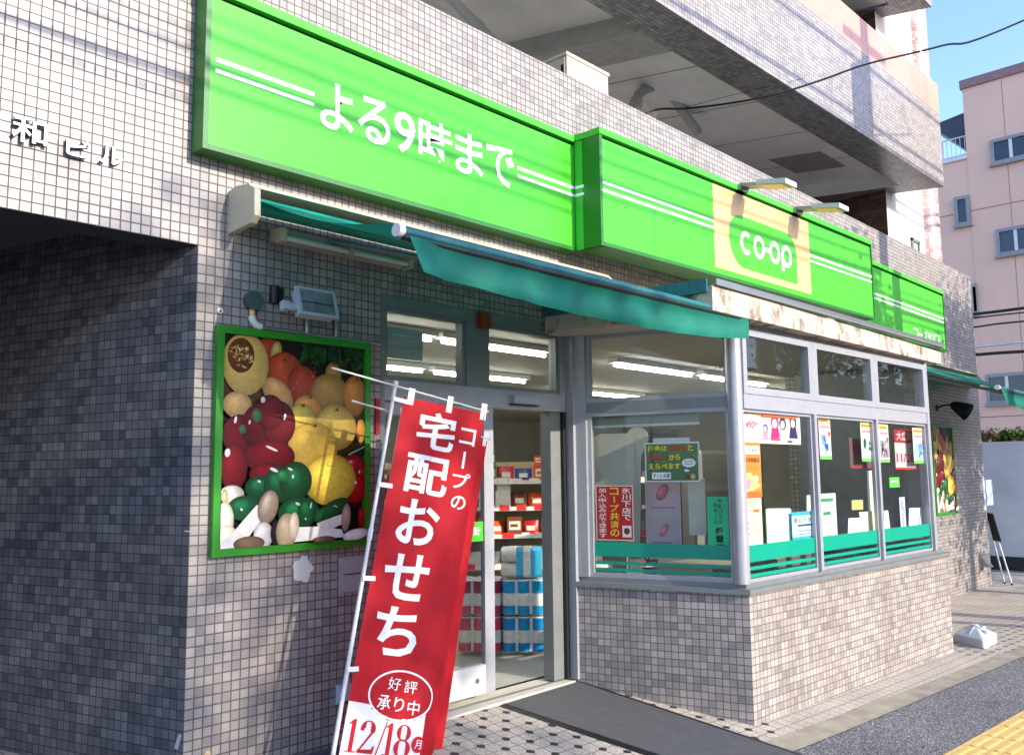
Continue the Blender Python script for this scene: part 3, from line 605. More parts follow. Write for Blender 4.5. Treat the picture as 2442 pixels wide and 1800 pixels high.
# lamps over the sign
for i, (x, y, wd) in enumerate(((1613, 412, .17), (1735, 472, .17))):
    u, v = BS.px(x, y); t = thing('sign_lamp', 'flat grey sign lamp on an arm, '+('the one above the left of the cream panel' if i == 0 else 'the one above the right of the cream panel'), 'lamp', BS.p(u, v), 'lamps over the projecting sign')
    b = MB(); b.box((u-.02, 4.05, -.02), (u+.13, 4.10, .05), STEEL, fr=BS)
    def slope(n0, n1, u0, u1, th, m, dz=0): z0, z1 = 4.09-.10*(n0/.5)+dz, 4.09-.10*(n1/.5)+dz; b.prism([BS.p(u0, z0, n0), BS.p(u1, z0, n0), BS.p(u1, z1, n1), BS.p(u0, z1, n1)], m, (0, 0, th))
    slope(.03, .24, u-.01, u+.12, .03, STEEL); b.build('arm', t); b = MB(); slope(.22, .50, u-.04, u+.16, .045, GREYP); b.build('lamp_head', t)
    b = MB(); slope(.24, .46, u-.025, u+.145, .006, CREAM, -.008); b.build('diffuser', t)

# ================================================================== awnings
def awning(label, x0, x1, yb, zb, zr, cap=True):
    t = thing('awning', label, 'awning', (x0, 0, zr))
    for s_, X in ((1, x0-.035), (-1, x1+.035)):
        b = MB()
        if s_ == 1 and cap: pts = [Xp(px_, py_, X) for px_, py_ in ((499, 420), (518, 407), (543, 403), (557, 412), (557, 470), (549, 487), (498, 512))]
        else: pts = [(X, -.001, zr+.06), (X, -.14, zr+.06), (X, -.19, zr), (X, -.17, zr-.14), (X, -.001, zr-.16)]
        b.prism(pts, BEIGEP, (.035*s_, 0, 0)); b.build('end_plate', t)
    b = MB(); b.tube([(x0, -.135, zr-.05), (x0+.06, -.135, zr-.05)], .04, BEIGEP, 14); b.tube([(x0+.05, -.135, zr-.05), (x1, -.135, zr-.05)], .045, TEALS, 14); b.build('roller', t)
    b = MB(); b.box((x0, -.155, zr+.045), (x1, -.002, zr+.062), BEIGEP); b.build('hood', t)
    b = MB(); k = 16; rows = []
    for j in range(k+1):
        s = j/k; y = -.18+(yb+.18)*s; z = (zr-.03)+(zb+.03-(zr-.03))*s-.05*sin(pi*s)
        rows.append([(x0+.05+(x1-x0-.06)*i/20, y, z-.008*sin(pi*i/20)) for i in range(21)])
    b.grid(rows, TEAL); b.build('canopy', t)
    b = MB(); b.tube([(x0+.08, yb, zb), (x1, yb, zb)], .024, TEALB, 12); b.tube([(x0+.08, yb-.016, zb-.028), (x1, yb-.016, zb-.028)], .018, BLACKP, 8); b.build('front_bar', t)
    b = MB(); b.tube([(x0+.05, yb-.005, zb), (x0+.082, yb-.005, zb)], .031, WHITEP, 12); b.build('bar_cap', t); b = MB(); b.tube([(x1, yb, zb), (x1+.012, yb, zb)], .028, BLACKP, 12); b.build('bar_cap', t)
    b = MB(); rows = []; nI = 60
    for j in range(9):
        s = j/8; row = []
        for i in range(nI+1):
            a = i/nI; drop = .150+.045*sin(pi*min(1, a*.95))-.02*max(0, (a-.85)/.15)
            if a < .1: drop += .012*(1-a/.1)
            inward = s*s*(.07*sin(pi*a)**.7)+.006*sin(a*19+s)*s+.005*sin(a*61+2*s)*s+.030*sin(pi*s*1.5)*sin(pi*a)**.5; xs_ = (.05 if a < .08 else 0)*s*(1-a/.08)
            row.append((x0+.10+xs_+(x1-x0-.13)*a, yb-.035+inward-.05*s*max(0, 1-a/.07), zb-.022-drop*s))
        rows.append(row)
    b.grid(rows, TEAL); b.build('valance', t)
    for xa, dr in ((x0+.55, 1), (x1-.55, -1)):
        b = MB(); e = (xa+dr*.55, (yb-.15)/2-.05, (zr+zb)/2-.12); b.tube([(xa, -.03, zr-.12), e], .018, ALUD, 8); b.tube([e, (xa+dr*.05, yb+.02, zb-.02)], .016, ALUD, 8); b.ball(e, .026, ALUD, 8); b.build('folding_arm', t)
    return t
awning('faded teal retractable awning pulled out over the entrance and produce poster', .20, 3.33, -1.33, 2.556, 2.985)
awning('green awning on the far wing beyond the window bay', 9.25, 12.9, -1.33, 2.455, 2.93, False)
# unlit tube fitting under the awning
t = thing('tube_fitting', 'unlit fluorescent tube fitting fixed to the wall under the teal awning', 'light fitting', (.45, -.1, 2.85))
p, q = Yp(606, 517, -.08), Yp(893, 592, -.08)
b = MB(); b.box((p.x, -.06, p.z-.02), (q.x, -.005, p.z+.055), BEIGEP); b.build('body', t)
b = MB(); b.tube([(p.x+.03, -.11, p.z-.01), (q.x-.03, -.11, p.z-.01)], .016, WHITEP, 10); b.build('tube', t)
for X in (p.x+.015, (p.x+q.x)/2, q.x-.015):
    b = MB(); b.box((X-.015, -.135, p.z-.035), (X+.015, -.06, p.z+.04), BEIGEP); b.build('tube_holder', t)

# ================================================================== things on the left pillar
def gcol(c, k): return tuple(max(0, min(1, v*k)) for v in c)
class Art:
    """flat print: every shape a hair's breadth above the last"""
    def __init__(s, P, m=PRINT, n0=.001, dn=.00018): s.b = MB(); s.P = P; s.m = m; s.n = n0; s.dn = dn
    def nx(s): s.n += s.dn; return s.n
    def poly(s, pts, c): n = s.nx(); s.b.poly([s.P(u, v, n) for u, v in pts], s.m, None, lin(c))
    def rect(s, u0, v0, u1, v1, c): s.poly([(u0, v0), (u1, v0), (u1, v1), (u0, v1)], c)
    def ell(s, cu, cv, ru, rv, c, rot=0, shade=True, hl=(-.28, .34), k=26, hk=1.6, ek=.42):
        n = s.nx(); c = lin(c); ca, sa = cos(rot), sin(rot)
        def q(r, a, off): x, y = ru*(r*cos(a)+off*hl[0]), rv*(r*sin(a)+off*hl[1]); return s.P(cu+x*ca-y*sa, cv+x*sa+y*ca, n)
        if not shade: s.b.poly([q(1, 2*pi*i/k, 0) for i in range(k)], s.m, None, c); return
        R = [(.16, 1, hk), (.5, .62, 1.12), (.8, .25, .86), (1.0, 0, ek)]
        s.b.poly([q(R[0][0], 2*pi*i/k, R[0][1]) for i in range(k)], s.m, None, gcol(c, hk))
        for (r0, o0, k0), (r1, o1, k1) in zip(R, R[1:]):
            for i in range(k):
                a, a2 = 2*pi*i/k, 2*pi*(i+1)/k; c0, c1 = gcol(c, k0), gcol(c, k1); s.b.poly([q(r0, a, o0), q(r1, a, o1), q(r1, a2, o1), q(r0, a2, o0)], s.m, None, [c0, c1, c1, c0])
    def text(s, t, box, c, bold=.01, **k): s.b.text(t, type('F', (), {'p': staticmethod(s.P)}), box, s.m, s.nx(), bold, lin(c), **k)
def produce(A):
    """fruit and vegetables, in units of the print's width and height"""
    def e(cx, cy, rx, ry, c, rot=0, **k): k.setdefault('ek', .6); k.setdefault('hk', 1.45); g_ = 1.12 if rx > 40 else 1; rx *= g_; ry *= g_; A.ell((cx-100)/807, 1-(cy-110)/1180, rx/807, ry/1180, c, -rot, **k)
    def pl(pts, c): A.poly([((x-100)/807, 1-(y-110)/1180) for x, y in pts], c)
    A.rect(0, 0, 1, 1, (30, 26, 20)); pl([(100, 330), (907, 330), (907, 800), (480, 900), (480, 520), (100, 520)], (92, 58, 24)); pl([(100, 560), (480, 520), (560, 900), (100, 960)], (58, 8, 14)); pl([(100, 960), (907, 1000), (907, 1200), (100, 1200)], (14, 34, 22)); pl([(640, 950), (907, 850), (907, 1100), (700, 1080)], (70, 14, 16))
    for i in range(60):
        x, y = rnd.uniform(520, 890), rnd.uniform(125, 260); e(x, y, rnd.uniform(14, 44), rnd.uniform(8, 26), (rnd.randint(14, 46), rnd.randint(46, 84), rnd.randint(22, 36)), rnd.uniform(0, 3))
    e(340, 190, 62, 78, (158, 56, 34)); e(378, 190, 30, 70, (188, 160, 84), .2)
    e(425, 290, 88, 98, (182, 70, 40)); e(535, 372, 84, 106, (166, 62, 36), .4)
    e(710, 285, 44, 64, (160, 128, 62)); e(690, 400, 100, 104, (168, 128, 66)); e(845, 410, 66, 112, (188, 124, 52))
    e(390, 430, 84, 72, (206, 156, 92), .5); e(560, 505, 74, 72, (206, 142, 66))
    e(215, 272, 108, 158, (224, 184, 96), -.15, ek=.7); e(190, 225, 62, 88, (120, 66, 30), -.45, ek=.6)
    for i in range(60):
        a, r = rnd.uniform(0, 6.28), sqrt(rnd.random()); x, y = r*cos(a)*52, r*sin(a)*76; e(190+x*.9-y*-.4, 225+y*.9+x*.4*-1, 11, 6, rnd.choice([(226, 184, 120), (206, 150, 84), (238, 206, 150), (90, 44, 22)]), rnd.uniform(0, 3), k=10)
    e(172, 505, 66, 66, (222, 172, 104)); e(520, 560, 74, 74, (198, 172, 72))
    e(722, 612, 114, 124, (204, 170, 78)); e(878, 628, 29, 74, (206, 146, 62)); e(590, 728, 130, 128, (222, 178, 76))
    pl([(760, 780), (907, 700), (907, 770), (820, 800)], (24, 54, 30)); pl([(800, 772), (900, 722), (902, 728), (806, 778)], (190, 200, 180))
    for x, y, rx, ry in ((190, 670, 84, 100), (280, 620, 76, 110), (390, 600, 84, 118), (345, 540, 70, 92)): e(x, y, rx, ry, (104, 8, 22), hk=1.5, ek=.4)
    e(272, 560, 26, 40, (70, 110, 60)); e(200, 640, 20, 26, (80, 120, 70))
    for x, y, rx, ry in ((345, 790, 124, 84), (160, 850, 62, 116), (335, 890, 86, 58)): e(x, y, rx, ry, (118, 10, 20), hk=1.6, ek=.4)
    e(832, 848, 72, 66, (160, 26, 32), hk=2.6); e(885, 905, 23, 60, (176, 44, 36)); e(842, 972, 66, 88, (176, 24, 24), hk=2.6)
    e(690, 925, 140, 138, (240, 202, 72), ek=.5); e(690, 835, 24, 14, (222, 190, 90))
    for x, y, rx, ry in ((300, 965, 74, 62), (400, 950, 76, 92), (490, 930, 82, 100)): e(x, y, rx, ry, (16, 78, 42), hk=3)
    e(420, 900, 40, 34, (44, 120, 66), hk=2)
    e(152, 1000, 56, 46, (228, 216, 192)); e(118, 1010, 16, 40, (196, 176, 140))
    e(222, 1075, 82, 62, (18, 80, 44), hk=3); e(510, 1112, 104, 80, (16, 84, 42), hk=3); e(560, 1105, 52, 70, (18, 88, 46), hk=2.6); e(700, 1105, 96, 44, (26, 84, 42), -.35, hk=2)
    e(884, 1160, 23, 62, (160, 24, 24)); e(118, 1140, 42, 90, (232, 222, 196)); e(130, 1230, 50, 60, (240, 228, 200))
    pl([(102, 1288), (108, 1270), (280, 1060), (350, 1090), (200, 1288)], (246, 240, 226)); e(340, 1075, 46, 88, (178, 150, 118), .5); e(330, 1060, 26, 70, (214, 192, 160), .5)
    e(318, 1230, 46, 66, (236, 230, 212)); e(245, 1270, 72, 36, (124, 96, 72)); e(385, 1220, 30, 70, (40, 34, 30))
    pl([(480, 1195), (640, 1200), (760, 1225), (780, 1270), (480, 1280)], (246, 242, 230)); e(442, 1215, 52, 92, (196, 172, 136), .1); e(480, 1190, 30, 80, (226, 206, 176), .1)
    pl([(610, 1180), (770, 1130), (800, 1180), (640, 1240)], (240, 232, 214)); e(786, 1155, 28, 84, (184, 150, 128), .12)
    for x, y, rx, ry in ((300, 470, 12, 18), (160, 590, 7, 22), (352, 745, 34, 8), (124, 772, 14, 24), (366, 866, 24, 10), (232, 600, 5, 14), (420, 560, 7, 20), (455, 862, 16, 7), (288, 930, 10, 7), (500, 1062, 14, 8), (575, 1075, 5, 20), (200, 1082, 7, 7), (470, 905, 6, 12), (812, 820, 10, 6), (842, 945, 8, 9), (865, 880, 5, 9), (545, 1150, 5, 6), (720, 1085, 14, 4)): e(x, y, rx, ry, (236, 232, 226), .3, shade=False, k=10)
    for x, y in ((415, 230), (548, 300), (704, 226), (842, 312), (722, 505), (592, 606), (520, 492), (560, 440)): e(x, y, 9, 6, (70, 60, 30)); e(x+4, y-8, 3, 10, (86, 80, 40), .4)
    for i in range(70): x, y, r = rnd.choice(((722, 612, 100), (590, 728, 112), (690, 925, 120), (845, 410, 50), (560, 505, 60))); q = rnd.uniform(0, 6.28); w = r*sqrt(rnd.random())*.9; e(x+w*cos(q), y+w*sin(q), 3, 3, (176, 132, 52), shade=False, k=6)
    for i in range(40): x, y = rnd.uniform(330, 590), rnd.uniform(220, 440); e(x, y, rnd.uniform(2, 9), 2, (220, 150, 70), rnd.uniform(1.2, 1.9), shade=False, k=6)
    e(640, 1275, 60, 18, (104, 84, 66)); e(830, 1258, 72, 30, (246, 240, 228), -.1)
def framed(name, label, fr, u0, v0, u1, v1, fw=.04):
    t = thing(name, label, 'poster', fr.p(u0, v0))
    b = MB(); fbox(b, fr, u0, u1, v0, v0+fw, 0, .035, GREENF); fbox(b, fr, u0, u1, v1-fw, v1, 0, .035, GREENF); fbox(b, fr, u0, u0+fw, v0+fw, v1-fw, 0, .035, GREENF); fbox(b, fr, u1-fw, u1, v0+fw, v1-fw, 0, .035, GREENF); b.build('frame', t)
    w, h = u1-u0-2*fw, v1-v0-2*fw; P = lambda u, v, n: fr.p(u0+fw+min(1, max(0, u))*w, v0+fw+min(1, max(0, v))*h, n+.008)
    A = Art(P); produce(A); A.b.build('print', t); return t
framed('framed_poster', 'green framed photo poster of fruit and vegetables on the pillar left of the door', FAC.off(.003), .106, 1.085, 1.098, 2.288)
framed('framed_poster', 'green framed produce poster on the far wing, half hidden by the bay', FAC.off(.003), 10.95, .85, 11.88, 2.145)
t = thing('floodlight', 'white rectangular floodlight on a bracket above the produce poster', 'floodlight', (.72, -.1, 2.45))
c = Yp(690, 665, -.16); F2 = Fr(c, (1, 0, 0), (0, .30, 1))
b = MB(); b.box((-.11, -.075, -.05), (.115, .075, 0), GREYP, fr=F2)
b.prism([F2.p(-.125, -.085, .0), F2.p(.13, -.085, .0), F2.p(.13, .085, .0), F2.p(-.125, .085, .0)], GREYP, F2.N*.022); b.build('housing', t)
b = MB(); b.poly([F2.p(-.105, -.068, .0235), F2.p(.11, -.068, .0235), F2.p(.11, .068, .0235), F2.p(-.105, .068, .0235)], flat('lamp_glass', (126, 134, 136), .12, var=.3, vs=14)); b.build('front_glass', t); b = MB(); b.box((-.10, -.012, .024), (.105, -.006, .027), DKGREY, fr=F2); b.build('lamp_filament', t)
b = MB(); b.tube([F2.p(-.125, -.03, -.02), F2.p(-.18, -.03, -.02)], .022, GREYP, 10); b.box((-.205, -.055, -.04), (-.165, -.005, 0), GREYP, fr=F2); b.build('pivot', t); b = MB(); b.tube([F2.p(.13, -.03, -.02), F2.p(.15, -.03, -.02)], .02, GREYP, 10); b.build('pivot', t)
b = MB(); b.tube([F2.p(-.14, -.03, -.02), (c.x-.14, -.02, c.z+.02), (c.x-.12, -.005, c.z+.09)], .016, BLACKP, 8); b.tube([(c.x-.17, -.012, c.z), (c.x-.17, -.012, c.z+.10)], .03, BLACKP, 8); b.build('bracket', t)
c = Yp(556, 658, -.03); t = thing('junction_box', 'round dark green junction box with a white elbow pipe above the produce poster', 'junction box', c)
b = MB(); b.tube([(c.x, -.002, c.z), (c.x, -.045, c.z)], .052, flat('box_green', (64, 88, 80), .4), 24); b.build('box', t)
b = MB(); b.tube([(c.x-.005, -.02, c.z-.05), (c.x-.005, -.02, c.z-.085)], .016, CREAM, 10); r0 = [(c.x-.005+.055-.055*cos(a), -.02, c.z-.085-.055*sin(a)) for a in [pi/2*i/8 for i in range(9)]]; b.tube(r0, .021, WHITEP, 10); b.build('elbow_pipe', t)
e_ = r0[-1]; p2 = Yp(832, 748, -.02)
t = thing('conduit', 'thin grey conduit running along the top of the produce poster with two risers', 'pipe', (e_[0], -.02, e_[2]))
b = MB(); b.tube([e_, (p2.x, -.02, e_[2]-.01)], .0125, STEEL, 8); b.build('pipe', t)
for X, zz in ((.655, .16), (.855, .10)): b = MB(); b.tube([(X, -.022, e_[2]), (X, -.022, e_[2]+zz)], .014, STEEL, 8); b.build('riser', t)
c = Yp(481, 680, 0); t = thing('wall_anchor', 'small round white plug with a dark hole on the pillar tiles', 'wall plug', c)
b = MB(); b.tube([(c.x, -.001, c.z), (c.x, -.008, c.z)], .017, WHITEP, 14); b.build('plug', t); b = MB(); b.tube([(c.x, -.008, c.z-.004), (c.x, -.009, c.z-.004)], .006, BLACKP, 8); b.build('hole', t)
F0 = FAC.off(.0015)
u, v = F0.px(662, 1246); P = []
for i in range(44):
    a = 2*pi*i/44; r = .062*(1+.12*sin(5*a+1)+.16*rnd.uniform(-1, 1)*(1 if .2 < a < 2.9 else .4)); P.append(F0.p(u+r*cos(a), v+r*sin(a)*1.1))
b = MB(); b.prism(P, WHITEP, (0, -.001, 0)); tag(b.build('torn_sticker'), 'torn white round sticker on the tiles below the produce poster', 'sticker')
a, c = F0.px(741, 1220), F0.px(795, 1290); b = MB(); b.box((a[0], c[1], 0), (c[0], a[1], .0012), flat('clear_sheet', (176, 176, 180), .3), fr=F0); b.box((a[0]+.04, (a[1]+c[1])/2-.004, .0013), (c[0]-.02, (a[1]+c[1])/2+.003, .0016), BLACKP, fr=F0); tag(b.build('taped_notice'), 'faded transparent notice taped to the tiles beside the banner pole', 'notice')
a, c = F0.px(831, 872), F0.px(838, 950); b = MB(); b.box((1.155, c[1], 0), (1.185, a[1], .012), flat('red_plate', (196, 26, 40), .4), fr=F0); b.box((1.158, c[1]+.02, .0125), (1.182, a[1]-.02, .013), flat('red_plate_face', (170, 20, 34), .5), fr=F0); tag(b.build('wall_plate'), 'narrow upright red plate on the wall at the edge of the door', 'wall plate')
a = F0.px(735, 1498); t = thing('outlet_box', 'grey outdoor socket box low on the wall behind the banner pole', 'socket box', F0.p(a[0], a[1]))
b = MB(); b.prism([F0.p(a[0], a[1]-.11, 0), F0.p(a[0], a[1], 0), F0.p(a[0], a[1], .035), F0.p(a[0], a[1]-.08, .06)], GREYP, (.085, 0, 0)); b.build('cover', t); b = MB(); b.box((a[0]+.01, a[1]-.105, .0), (a[0]+.075, a[1]-.085, .04), DKGREY, fr=F0); b.build('sockets', t)
dw = Fr((0, 0, 0), (.2816, -.9595, 0)); u, v = dw.px(408, 1162); b = MB(); b.box((u-.012, v-.002, .001), (u+.03, v+.003, .002), WHITEP, fr=dw); b.box((u, v-.004, .001), (u+.01, v, .0025), GREYP, fr=dw); tag(b.build('sticker_scrap'), 'thin white scrap of tape on the shaded passage wall at mid height', 'tape')
u, v = dw.px(388, 1620); b = MB(); b.prism([dw.p(u-.015, v-.035, .001), dw.p(u+.005, v-.04, .001), dw.p(u+.03, v+.03, .001), dw.p(u+.012, v+.035, .001)], GREYP, dw.N*.004); tag(b.build('sticker_scrap'), 'slanting grey scrap of tape low on the shaded passage wall', 'tape')
u, v = FAC.px(452, 1648); b = MB(); b.tube([FAC.p(u, v, .001), FAC.p(u, v, .012)], .016, CREAM, 12); b.tube([FAC.p(u, v, .012), FAC.p(u, v, .016)], .008, BEIGEP, 10); tag(b.build('wall_anchor'), 'round cream plug near the foot of the pillar', 'wall plug')

# ================================================================== nobori banners
class Quad:
    """cloth spanned by four corners, u and v from 0 to 1, v upward"""
    def __init__(s, tl, tr, br, bl, amp=0): s.c = [Vector(p) for p in (tl, tr, br, bl)]; s.n = (s.c[1]-s.c[0]).cross(s.c[0]-s.c[3]).normalized(); s.amp = amp
    def p(s, u, v, n=0.0):
        tl, tr, br, bl = s.c; t = 1-v; q = (tl*(1-u)+tr*u)*(1-t)+(bl*(1-u)+br*u)*t
        w = s.amp*(sin(u*5.2+t*2.6)*.012*(.3+t)+sin(t*7+u*2)*.006); f = max(0, u-(1.0-.20*t))*.62; w *= .45
        return q+s.n*(n+w-f*.30)
def banner(label, yb, px_tl, px_tr, px_br, px_bl, pole_t, pole_b, bar_l, bar_r, txt=True):
    g = Yp(*pole_b, yb); t = thing('nobori_banner', label, 'banner', (g.x, yb, 0), 'nobori banners at the door')
    C4 = [Yp(*p, yb) for p in (px_tl, px_tr, px_br, px_bl)]; Q = Quad(*C4, amp=1.0)
    b = MB(); b.grid([[Q.p(i/24, 1-j/60) for i in range(25)] for j in range(61)], RED); b.build('cloth', t)
    p0, p1 = Yp(*pole_t, yb), Yp(*pole_b, yb); dd = (p1-p0).normalized(); pm = p0+(p1-p0)*.42
    b = MB(); b.tube([p0+Vector((0, .012, 0)), pm+Vector((0, .012, 0)), p1+dd*.12+Vector((0, .012, 0))], [.010, .0105, .0125], WHITEP, 10); b.tube([p0-dd*.01+Vector((0, .012, 0)), p0+dd*.03+Vector((0, .012, 0))], .015, WHITEP, 10); b.tube([pm+Vector((0, .012, 0)), pm+dd*.06+Vector((0, .012, 0))], .014, WHITEP, 10); b.build('pole', t)
    b = MB(); b.tube([Yp(*bar_l, yb), Yp(*bar_r, yb)], .0055, WHITEP, 8); b.build('cross_bar', t)
    for (u, v, du, dv) in ((.04, 1.0, .035, .03), (.5, 1.0, .035, .03), (.94, 1.0, .04, .03)):
        b = MB(); k = [Q.p(u, v-.02, .002), Q.p(u+du*2, v-.02, .002), Q.p(u+du*2, v+dv, .002), Q.p(u, v+dv, .002)]; b.poly(k, WHITEV); b.build('loop', t)
    for v in (.985, .735, .475, .235):
        a = Q.p(.01, v, .003); pr = p0+dd*((a-p0).dot(dd)); b = MB(); b.prism([a+Vector((.02, 0, .012)), a+Vector((.02, 0, -.012)), pr+Vector((-.012, -.004, -.012)), pr+Vector((-.012, -.004, .012))], WHITEV, (0, -.002, 0)); b.build('loop', t)
    if txt:
        L = MB(); n = .0036
        for ch, u0, v0, u1, v1 in (('宅', .20, .862, .66, .972), ('配', .15, .730, .66, .842), ('お', .16, .585, .64, .712), ('せ', .12, .432, .62, .560), ('ち', .13, .282, .60, .412)):
            L = MB(); L.text(ch, Q, (u0, v0, u1, v1), WHITEV, n, .022); L.build('letter', t)
        L = MB(); L.text('コ', Q, (.72, .895, .92, .945), WHITEV, n, .012); L.build('letter', t); L = MB(); L.poly([Q.p(a, c, n) for a, c in ((.80, .875), (.83, .875), (.83, .825), (.80, .825))], WHITEV)
        L.build('letter', t); L = MB(); L.text('プ', Q, (.71, .765, .93, .812), WHITEV, n, .012); L.build('letter', t); L = MB(); L.text('の', Q, (.74, .705, .92, .745), WHITEV, n, .012)
        L.build('letter', t)
        for ch, u0, v0, u1, v1 in (('好', .37, .195, .505, .228), ('評', .545, .192, .68, .225), ('承', .29, .143, .425, .180), ('り', .465, .142, .57, .178), ('中', .61, .138, .735, .175)): L = MB(); L.text(ch, Q, (u0, v0, u1, v1), WHITEV, n+.001, .005); L.build('letter', t)
        E_ = MB(); cu, cv, ru, rv = .525, .183, .345, .066
        for i in range(64):
            a, a2 = 2*pi*i/64, 2*pi*(i+1)/64; E_.poly([Q.p(cu+ru*cos(a), cv+rv*sin(a), .0030), Q.p(cu+ru*cos(a2), cv+rv*sin(a2), .0030), Q.p(cu+(ru-.018)*cos(a2), cv+(rv-.0052)*sin(a2), .0030), Q.p(cu+(ru-.018)*cos(a), cv+(rv-.0052)*sin(a), .0030)], WHITEV)
        E_.build('oval_outline', t)
        Wp = MB(); cells = 24
        for i in range(cells):
            for j in range(14):
                u0, u1 = .005+.975*i/cells*.83, .005+.975*(i+1)/cells*.83; vt = .155-.012*(i/cells); v0, v1 = vt*j/14, vt*(j+1)/14; um, vm = (u0+u1)/2, (v0+v1)/2
                if ((um-cu)/ru)**2+((vm-cv)/rv)**2 < .94: continue
                Wp.poly([Q.p(u0, v0, .0010), Q.p(u1, v0, .0010), Q.p(u1, v1, .0010), Q.p(u0, v1, .0010)], WHITEV)
        Wp.build('white_foot', t)
        D = MB(); rd = flat('print_red', (206, 24, 36), .5); n = .0042; v0, v1 = .030, .112
        X = lambda u, v: Q.p(u, v0+(v1-v0)*v, n)
        def one(u): D.poly([X(u+.045, 0), X(u+.085, 0), X(u+.085, 1), X(u+.075, 1), X(u+.045, .9)], rd); D.poly([X(u+.01, 0), X(u+.12, 0), X(u+.12, .03), X(u+.01, .03)], rd); D.poly([X(u+.01, .84), X(u+.045, .86), X(u+.08, 1), X(u+.06, 1)], rd)
        one(.03); one(.41)
        def vring(cu, cv, ru, rv, th, a0=0, a1=2*pi, k=30):
            for i in range(k):
                q = []
                for a, o in ((a0+(a1-a0)*i/k, 1), (a0+(a1-a0)*(i+1)/k, 1), (a0+(a1-a0)*(i+1)/k, 0), (a0+(a1-a0)*i/k, 0)):
                    w = .012+th*abs(cos(a)); q.append(X(cu+(ru-(0 if o else w))*cos(a), cv+(rv-(0 if o else .035))*sin(a)))
                D.poly(q, rd)
        vring(.245, .75, .075, .25, .035, -.5, pi); D.poly([X(.275, .62), X(.315, .70), X(.20, .12), X(.165, .04)], rd); D.poly([X(.165, 0), X(.325, 0), X(.335, .24), X(.320, .24), X(.305, .13), X(.165, .10)], rd); D.poly([X(.168, .68), X(.205, .68), X(.205, .80), X(.168, .80)], rd)
        D.poly([X(.350, -.06), X(.362, -.06), X(.435, 1.02), X(.423, 1.02)], rd)
        vring(.615, .745, .072, .255, .03); vring(.615, .265, .085, .275, .036); D.build('date', t)
        M_ = MB(); M_.poly([Q.p(.775+.068*cos(2*pi*i/28), .066+.021*sin(2*pi*i/28), .0046) for i in range(28)], rd); M_.text('月', Q, (.74, .055, .81, .078), WHITEV, .0056, .01); M_.text('まで', Q, (.70, .015, .84, .036), rd, .0046, .012); M_.build('weekday', t)
    gz_ = gz(g.x, yb); b = MB(); x0, y0 = g.x-.02, yb+.02
    rows = []
    for r, z in ((.23, gz_), (.24, gz_+.02), (.235, gz_+.10), (.17, gz_+.14), (.05, gz_+.16)):
        rows.append([(x0+r*1.0*max(-1, min(1, 1.35*cos(2*pi*i/24))), y0+r*.8*max(-1, min(1, 1.35*sin(2*pi*i/24))), z) for i in range(24)])
    b.grid(rows, DKGREY, False, None, True); b.poly(rows[-1], DKGREY); b.tube([(x0, y0, gz_+.13), (x0, y0, gz_+.20)], .03, CREAM, 12); b.build('base', t)
banner('red and white banner with brushed characters on a leaning white pole beside the door', -.55, (884, 868), (1061, 905), (948, 1690), (736, 1668), (869, 838), (733, 1645), (726, 805), (1068, 901))
banner('second red banner hidden behind the front one with only its bar ends showing', -.40, (893, 925), (1066, 965), (975, 1640), (770, 1612), (884, 896), (768, 1590), (770, 877), (1073, 961), False)

# ================================================================== mat, far pavement things
b = MB(); g = lambda x, y: gz(x, y)+.006
c4 = [(2.168, -.075), (2.994, -.055), (3.115, -1.70), (2.43, -1.74)]; rows = []
for j in range(13):
    s = j/12; l = [c4[0][k]+(c4[3][k]-c4[0][k])*s for k in (0, 1)]; r = [c4[1][k]+(c4[2][k]-c4[1][k])*s for k in (0, 1)]; rows.append([(l[0]+(r[0]-l[0])*i/6, l[1]+(r[1]-l[1])*i/6, g(l[0]+(r[0]-l[0])*i/6, l[1]+(r[1]-l[1])*i/6)+.004) for i in range(7)])
b.grid(rows, RUBBER, False); e = MB()
for k in range(12):
    for side in (0, -1):
        a, c = Vector(rows[k][side]), Vector(rows[k+1][side]); o = Vector((.035 if side else -.035, 0, 0)); b.poly([a, c, c+o+Vector((0, 0, -.009)), a+o+Vector((0, 0, -.009))], BLACKP); b.poly([a+Vector((0, 0, .001)), c+Vector((0, 0, .001)), c-o*.6+Vector((0, 0, .001)), a-o*.6+Vector((0, 0, .001))], BLACKP)
tag(b.build('door_mat'), 'long dark grey rubber mat on the paving in front of the open door', 'door mat')
# white banner base
z = -.255; c1, c2, c3 = Zp(2154.6, 1424, z), Zp(2087.6, 1406, z), Zp(2185, 1406, z); ux = (c2-c1); uy = (c3-c1); ctr = c1+ux*.5+uy*.5
t = thing('banner_base', 'empty white plastic water tank banner base behind the end of the bay', 'banner base', c1)
b = MB(); LV = [(0.01, 0), (0, .03), (0, .085), (.02, .10), (.36, .155), (.40, .158)]; rows = []
for ins, h in LV:
    rr = .10*(1-2*ins); row = []
    for cx_, cy_, a0 in ((1-rr, 1-rr, 0), (rr, 1-rr, .5*pi), (rr, rr, pi), (1-rr, rr, 1.5*pi)):
        for q in range(5): a = a0+pi/8*q; row.append((ins+(1-2*ins)*(cx_+rr*cos(a)), ins+(1-2*ins)*(cy_+rr*sin(a))))
    rows.append([c1+ux*a+uy*c+Vector((0, 0, h)) for a, c in row])
b.grid(rows, GREYP, False, None, True); b.poly(rows[-1], GREYP)
